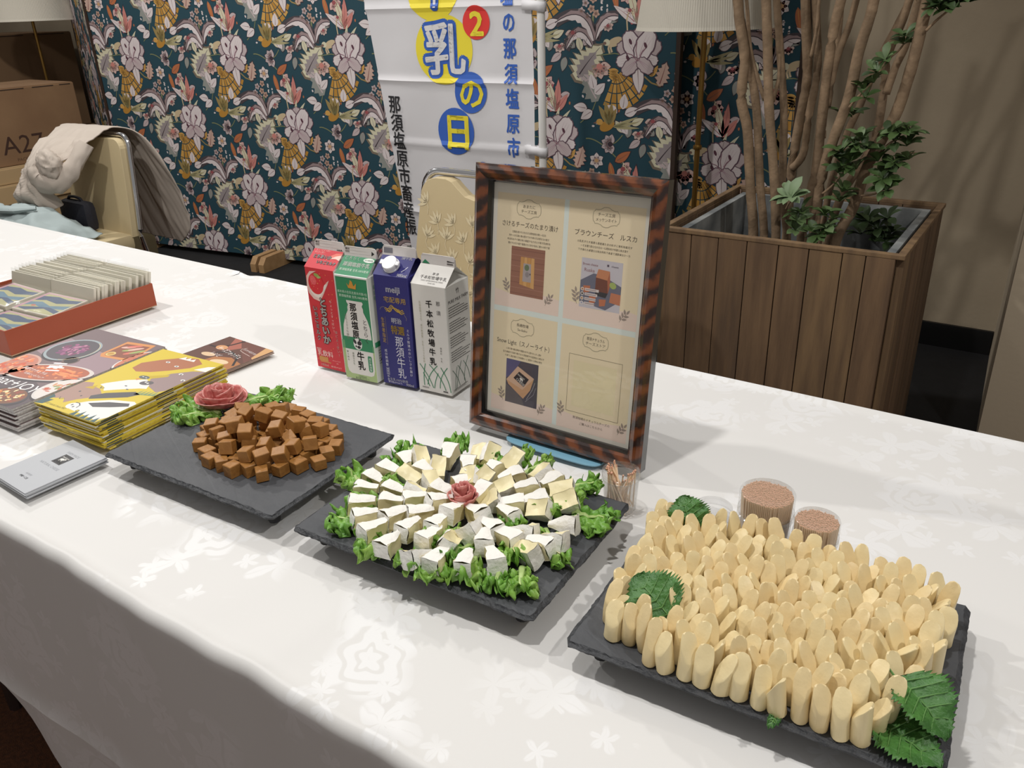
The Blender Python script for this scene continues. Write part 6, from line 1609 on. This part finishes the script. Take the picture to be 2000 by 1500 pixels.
p.poly([(62, 60), (76, 78), (98, 92), (118, 104), (134, 100), (124, 84), (102, 70), (86, 60), (70, 50)], CHR, 1.7)
p.poly([(60, 22), (78, 44), (110, 66), (150, 78), (168, 74), (168, 20), (150, 6), (110, 10), (76, 12)], OWH, 1.5); p.poly([(84, 40), (112, 58), (148, 70), (156, 62), (130, 46), (104, 34)], CHR, 1.9)
p.ell(70, 22, 12, 10, OWH, 1.8); p.ell(66, 24, 1.8, 2.4, CHR, 2.4); p.ell(74, 20, 1.8, 2.4, CHR, 2.4); p.stroke([(64, 32), (72, 33), (80, 28), (82, 20)], 2, CHR, 2.4)
p.text('NASU natural cheese MAP', 42, 10, 8, (96, 84, 30), 2, rot=-.02, fit=56)
for i in range(6): p.poly([(92+i*13, 0), (97+i*13, 16+4*(i % 2)), (104+i*13, 0)], TG, 2.2)
p.ell(94, 14, 3.4, 3.4, (120, 110, 40), 2.3); p.ell(94, 14, 2, 2, YL, 2.5)
p.poly([(20, 190), (40, 214), (70, 240), (100, 250), (126, 236), (120, 214), (96, 190), (70, 170), (44, 160), (24, 168)], (168, 106, 74), 1); p.ell(62, 214, 5, 3, OWH, 2); p.ell(92, 208, 5, 3, OWH, 2); p.ell(62, 214, 2, 2, CHR, 2.4); p.ell(92, 208, 2, 2, CHR, 2.4)
p.poly([(66, 234), (74, 246), (80, 238), (86, 246), (92, 238), (98, 246), (104, 236)], OWH, 1.6); p.poly([(54, 234), (60, 253), (74, 250), (66, 236)], YL, 1.4)
p.poly([(96, 150), (110, 182), (136, 206), (160, 216), (168, 210), (168, 130), (150, 118), (120, 128)], PL, 1.3); p.ell(128, 188, 5, 3, OWH, 2.2); p.ell(152, 172, 5, 3, OWH, 2.2); p.ell(129, 187, 2, 2, CHR, 2.6); p.ell(153, 171, 2, 2, CHR, 2.6)
p.poly([(132, 212), (146, 232), (160, 238), (168, 226), (160, 214)], OWH, 1.5); p.poly([(70, 150), (86, 160), (112, 178), (116, 170), (96, 152)], (190, 164, 40), 1.6)
p.ell(104, 136, 13, 8, (96, 90, 92), 2, .3); p.ell(100, 138, 2, 2.4, OWH, 2.5); p.ell(107, 136, 2, 2.4, OWH, 2.5); p.ell(80, 150, 12, 6, (96, 104, 100), 2.1); p.ell(76, 151, 2.4, 1, OWH, 2.6); p.ell(85, 150, 2.4, 1, OWH, 2.6); p.poly([(70, 140), (80, 146), (78, 136)], (206, 140, 74), 2)
for i in range(7): p.poly([(122+i*7, 96+i*2), (126+i*7, 114+i*2), (130+i*7, 98+i*2)], (126, 146, 104), 1.7)
p.v = [(min(159.5, max(0.5, a)), min(252.5, max(0.5, b_)), l) for a, b_, l in p.v]
p.build('cover_print', planemap((0, 0, thy-0.0003), (1, 0, 0), (0, 1, 0), eps=0.00003), top_y)
# grey leaflets
ga = R(-2.5); GW, GH = 0.100, 0.122; NG = 6; thg = 0.0017
m_gry = mat('leaflet_grey', (176, 178, 182), 0.45); m_gedge = mat('leaflet_grey_edge', (190, 192, 196), 0.5)
gf = AZ(50, 966, T+0.008)
top_g = None
GM = sheetbox(GW, GH, thg-0.0003, m_gry, m_gedge, name='grey_leaflet')
g0 = gf-Vector((GW*math.cos(ga), GW*math.sin(ga), 0))
for i in range(NG):
    o = link('grey_leaflet', GM); o.location = (g0.x+rnd.uniform(-.0015, .0015), g0.y+rnd.uniform(-.002, .002), T+thg*i); o.rotation_euler = (0, 0, ga+rnd.uniform(-.012, .012)*(i < NG-1))
    tag(o, 'grey folded cheese leaflet with a black logo square, top of its stack' if i == NG-1 else f'grey folded leaflet, {ordw(NG-1-i)} from the top of its stack by the cube slate', 'leaflet', 'stacked grey leaflets'); top_g = o
p = Print(); GT = (120, 122, 128)
p.rect(0, 0, 100, 122, (176, 178, 182), 0)
p.rect(38, 68, 62, 92, (36, 34, 36), 1); p.text('Imaizumi', 50, 86, 5, OWH, 2, fit=18); p.text('CHEESE', 50, 73, 5.4, OWH, 2, bold=.02, fit=18)
p.ell(49, 80, 5, 2.6, OWH, 2); p.rect(45, 75.5, 46.4, 79, OWH, 2); p.rect(51, 75.5, 52.4, 79, OWH, 2); p.ell(54, 82, 2, 1.6, OWH, 2)
p.text('FARM MADE', 50, 97, 7, GT, 1, fit=34); p.text('NATURAL CHEESE', 50, 60, 7, GT, 1, fit=52); p.text('今牧場チーズ工房', 50, 22, 4.6, (80, 82, 88), 1, bold=.02, fit=22); p.text('栃木県那須町', 50, 30, 4, GT, 1, fit=16)
p.build('cover_print', planemap((0, 0, thg-0.0002), (1, 0, 0), (0, 1, 0), eps=0.00003), top_g)
# brown recipe cards
fa = R(-3); ff = AZ(366, 692, T+0.003); CW, CH = 0.142, 0.112
fo = Vector((-1.402, 0.879, 0))
m_card = mat('recipe_card', (98, 62, 50), 0.3); CM_ = sheetbox(CW, CH, 0.0010, m_card, mat('recipe_edge', (186, 164, 150), 0.5), name='recipe_card'); top_c = None
for i in range(4):
    o = link('recipe_card', CM_); o.location = (fo.x+(3-i)*0.0012, fo.y-(3-i)*0.001, T+0.0012*i); o.rotation_euler = (0, 0, fa+rnd.uniform(-.01, .01)*(i < 3))
    tag(o, 'brown fondue recipe card lying behind the yellow leaflets, top of its pile' if i == 3 else f'brown fondue recipe card, {ordw(3-i)} from the top of its small pile', 'card', 'brown recipe cards'); top_c = o
p = Print(); p.rect(0, 0, 142, 112, (94, 60, 50), 0); p.poly([(20, 112), (96, 112), (60, 60), (40, 84)], (166, 98, 82), .5); p.poly([(40, 112), (142, 112), (142, 40), (90, 74)], (110, 68, 58), .8); p.stroke([(52, 112), (44, 84), (30, 62), (6, 60)], 6, (54, 36, 32), 1); p.stroke([(50, 44), (76, 62), (110, 50), (136, 20)], 5, (44, 36, 36), 1); p.poly([(60, 0), (142, 0), (142, 34), (100, 44), (66, 30)], (170, 112, 66), .9); p.ell(96, 18, 22, 10, (222, 196, 158), 1.2, .2); p.ell(44, 30, 18, 8, (216, 184, 148), 1.2, .1); p.ell(38, 66, 15, 10, (206, 150, 104), 1.2); p.poly([(118, 112), (142, 112), (142, 60), (134, 64)], (206, 160, 110), 1.1)
p.text('チーズフォンデュ', 74, 58, 15, (240, 236, 232), 2, rot=-.12, bold=-.004, fit=84); p.text('レシピ', 58, 38, 13, (240, 236, 232), 2, rot=-.1, fit=32); p.text('カネヤナギおすすめ', 106, 82, 8, (236, 230, 226), 2, rot=-.12, fit=44)
p.stroke([(86, 92), (80, 84), (84, 76), (100, 72), (124, 68)], .9, (226, 210, 200), 2); p.build('card_print', planemap((0, 0, 0.00105), (1, 0, 0), (0, 1, 0), eps=0.00003), top_c)
# ------------------------------------------------------------------ orange tray with packets
TX1, TY0, TY1 = -1.706, 0.690, 1.030; TX0 = -2.045; TH = 0.054
t = thing('card_tray', 'rust-orange open card tray at the far end, full of clear packets', 'tray', (TX0, TY0, T), R(2.0))
m_or = mat('tray_rust', (166, 78, 50), 0.55); m_orin = mat('tray_inside', (196, 164, 132), 0.7)
tw, td = TX1-TX0, TY1-TY0
b = MB(); b.box((0, 0, 0), (tw, td, 0.002), m_orin); b.build('tray_floor', t)
for lo, hi in (((tw-0.0025, 0, 0.002), (tw, td, TH)), ((0, 0, 0.002), (0.0025, td, TH)), ((0.0025, 0, 0.002), (tw-0.0025, 0.0025, TH)), ((0.0025, td-0.0025, 0.002), (tw-0.0025, td, TH))):
    b = MB(); b.box(lo, hi, m_or, 0.0006); b.build('tray_wall', t)
M_T = Matrix.Translation((TX0, TY0, T)) @ Matrix.Rotation(R(2.0), 4, 'Z')
m_pk = clear('packet_film', (0.99, 0.99, 0.98), 0.08, 0.10, 0.06); m_card2 = mat('packet_card', (226, 220, 204), 0.5); m_card3 = mat('packet_card_grey', (212, 206, 190), 0.5)
def packmesh(W, H, th, mt):
    b = MB(); b.box((0, 0, 0), (W, th, H), mt); f = MB()
    f.add([(-0.002, -0.0006, -0.001), (W+0.002, -0.0006, -0.001), (W+0.002, -0.0006, H+0.008), (-0.002, -0.0006, H+0.008), (-0.002, th+0.0006, -0.001), (W+0.002, th+0.0006, -0.001), (W+0.002, th+0.0006, H+0.004), (-0.002, th+0.0006, H+0.004)], [(0, 1, 2, 3)], m_pk)
    return b.mesh('clear_packet'), f.mesh('film')
PK = [packmesh(0.155, 0.078, 0.0062, m_card2), packmesh(0.153, 0.075, 0.0062, m_card3)]
for col in (0, 1):
    for i in range(17):
        a, f = PK[rnd.randrange(2)]
        o = link('clear_packet', a); link('film', f, o)
        x = 0.012+col*0.163+rnd.uniform(-.002, .002); y = td-0.016-i*0.0087+rnd.uniform(-.0008, .0008)
        o.matrix_world = M_T @ Matrix.Translation((x, y, 0.0035)) @ Matrix.Rotation(R(rnd.uniform(-1.5, 1.5)), 4, 'Z') @ Matrix.Rotation(R(-14), 4, 'X')
        tag(o, f'clear packet standing in the tray, {ordw(i)} from its back end, '+('column away from magazines' if col == 0 else 'column along the visible wall'), 'packet', 'clear packets standing in the tray')
m_pb = mat('packet_print', (182, 180, 140), 0.4)
def flatpack(lab, x, y, z, rot, W=0.135, H=0.092, th=0.012, tiltx=0):
    b = MB(); b.box((0, 0, 0), (W, H, th), m_card2, 0.002); o = b.mesh('printed_packet'); o = link('printed_packet', o)
    o.matrix_world = M_T @ Matrix.Translation((x, y, z)) @ Matrix.Rotation(R(rot), 4, 'Z') @ Matrix.Rotation(R(tiltx), 4, 'X')
    p = Print(); p.rect(3, 3, W*1000-3, H*1000-3, (184, 180, 134), 0)
    BL1, BL2 = (70, 88, 120), (104, 136, 156)
    w_, h_ = W*1000, H*1000
    p.poly([(4, h_*.5), (w_*.3, h_*.62), (w_*.62, h_*.55), (w_-4, h_*.72), (w_-4, h_*.88), (w_*.7, h_*.80), (w_*.4, h_*.86), (4, h_*.76)], BL1, 1)
    p.poly([(4, h_*.20), (w_*.25, h_*.34), (w_*.55, h_*.24), (w_-4, h_*.36), (w_-4, h_*.56), (w_*.6, h_*.40), (w_*.3, h_*.52), (4, h_*.40)], BL2, 1.3); p.poly([(w_*.3, 4), (w_*.6, h_*.24), (w_-4, h_*.12), (w_-4, h_*.26), (w_*.66, h_*.34), (w_*.3, h_*.22), (4, 8)], BL1, 1.6)
    p.ell(w_*.28, h_*.30, 7, 4, (200, 120, 100), 2); p.rect(3, h_-9, w_-3, h_-3, (200, 164, 172), 1.8); p.rect(3, 3, 12, h_-3, (196, 150, 164), 1.9)
    p.build('label_print', planemap((0, 0, th+0.0002), (1, 0, 0), (0, 1, 0), eps=0.00004), o)
    f = MB(); n = 12
    f.grid(n, n, lambda u, v: Vector((-0.006+(W+0.012)*u, -0.006+(H+0.012)*v, th+0.0015+0.003*(noise.noise(Vector((u*5, v*5, x*40)))+0.3)*(1 if 0 < u < 1 and 0 < v < 1 else -1.0)*(0.3 if 0 < u < 1 and 0 < v < 1 else 1))), m_pk); f.build('film', o, True, flat_over=180)
    tag(o, lab, 'packet', 'printed packets lying in the tray')
flatpack('blue and yellow printed packet lying flat beside the standing packets, along the visible wall', 0.186, 0.098, 0.036, 3, tiltx=4)
flatpack('blue and yellow printed packet lying flat beside the standing packets, away from the wall', 0.030, 0.100, 0.036, -2, tiltx=4)
flatpack('blue and yellow printed packet at the tray end, along the visible wall', 0.184, 0.005, 0.030, 2, H=0.090)
flatpack('blue and yellow printed packet at the tray end, away from the wall', 0.030, 0.006, 0.030, -3, H=0.090)
for k, (x, y) in enumerate(((0.186, 0.098), (0.030, 0.100), (0.186, 0.005), (0.030, 0.006))):
    b = MB(); b.box((0, 0, 0), (0.13, 0.088, 0.024), m_card3, 0.002); o = link('printed_packet', b.mesh('printed_packet')); o.matrix_world = M_T @ Matrix.Translation((x, y, 0.0032))
    tag(o, 'pale packet underneath the flat blue one, '+('first beside standing packets', 'second beside standing packets', 'at tray end by the wall', 'at tray end away from wall')[k], 'packet', 'printed packets lying in the tray')
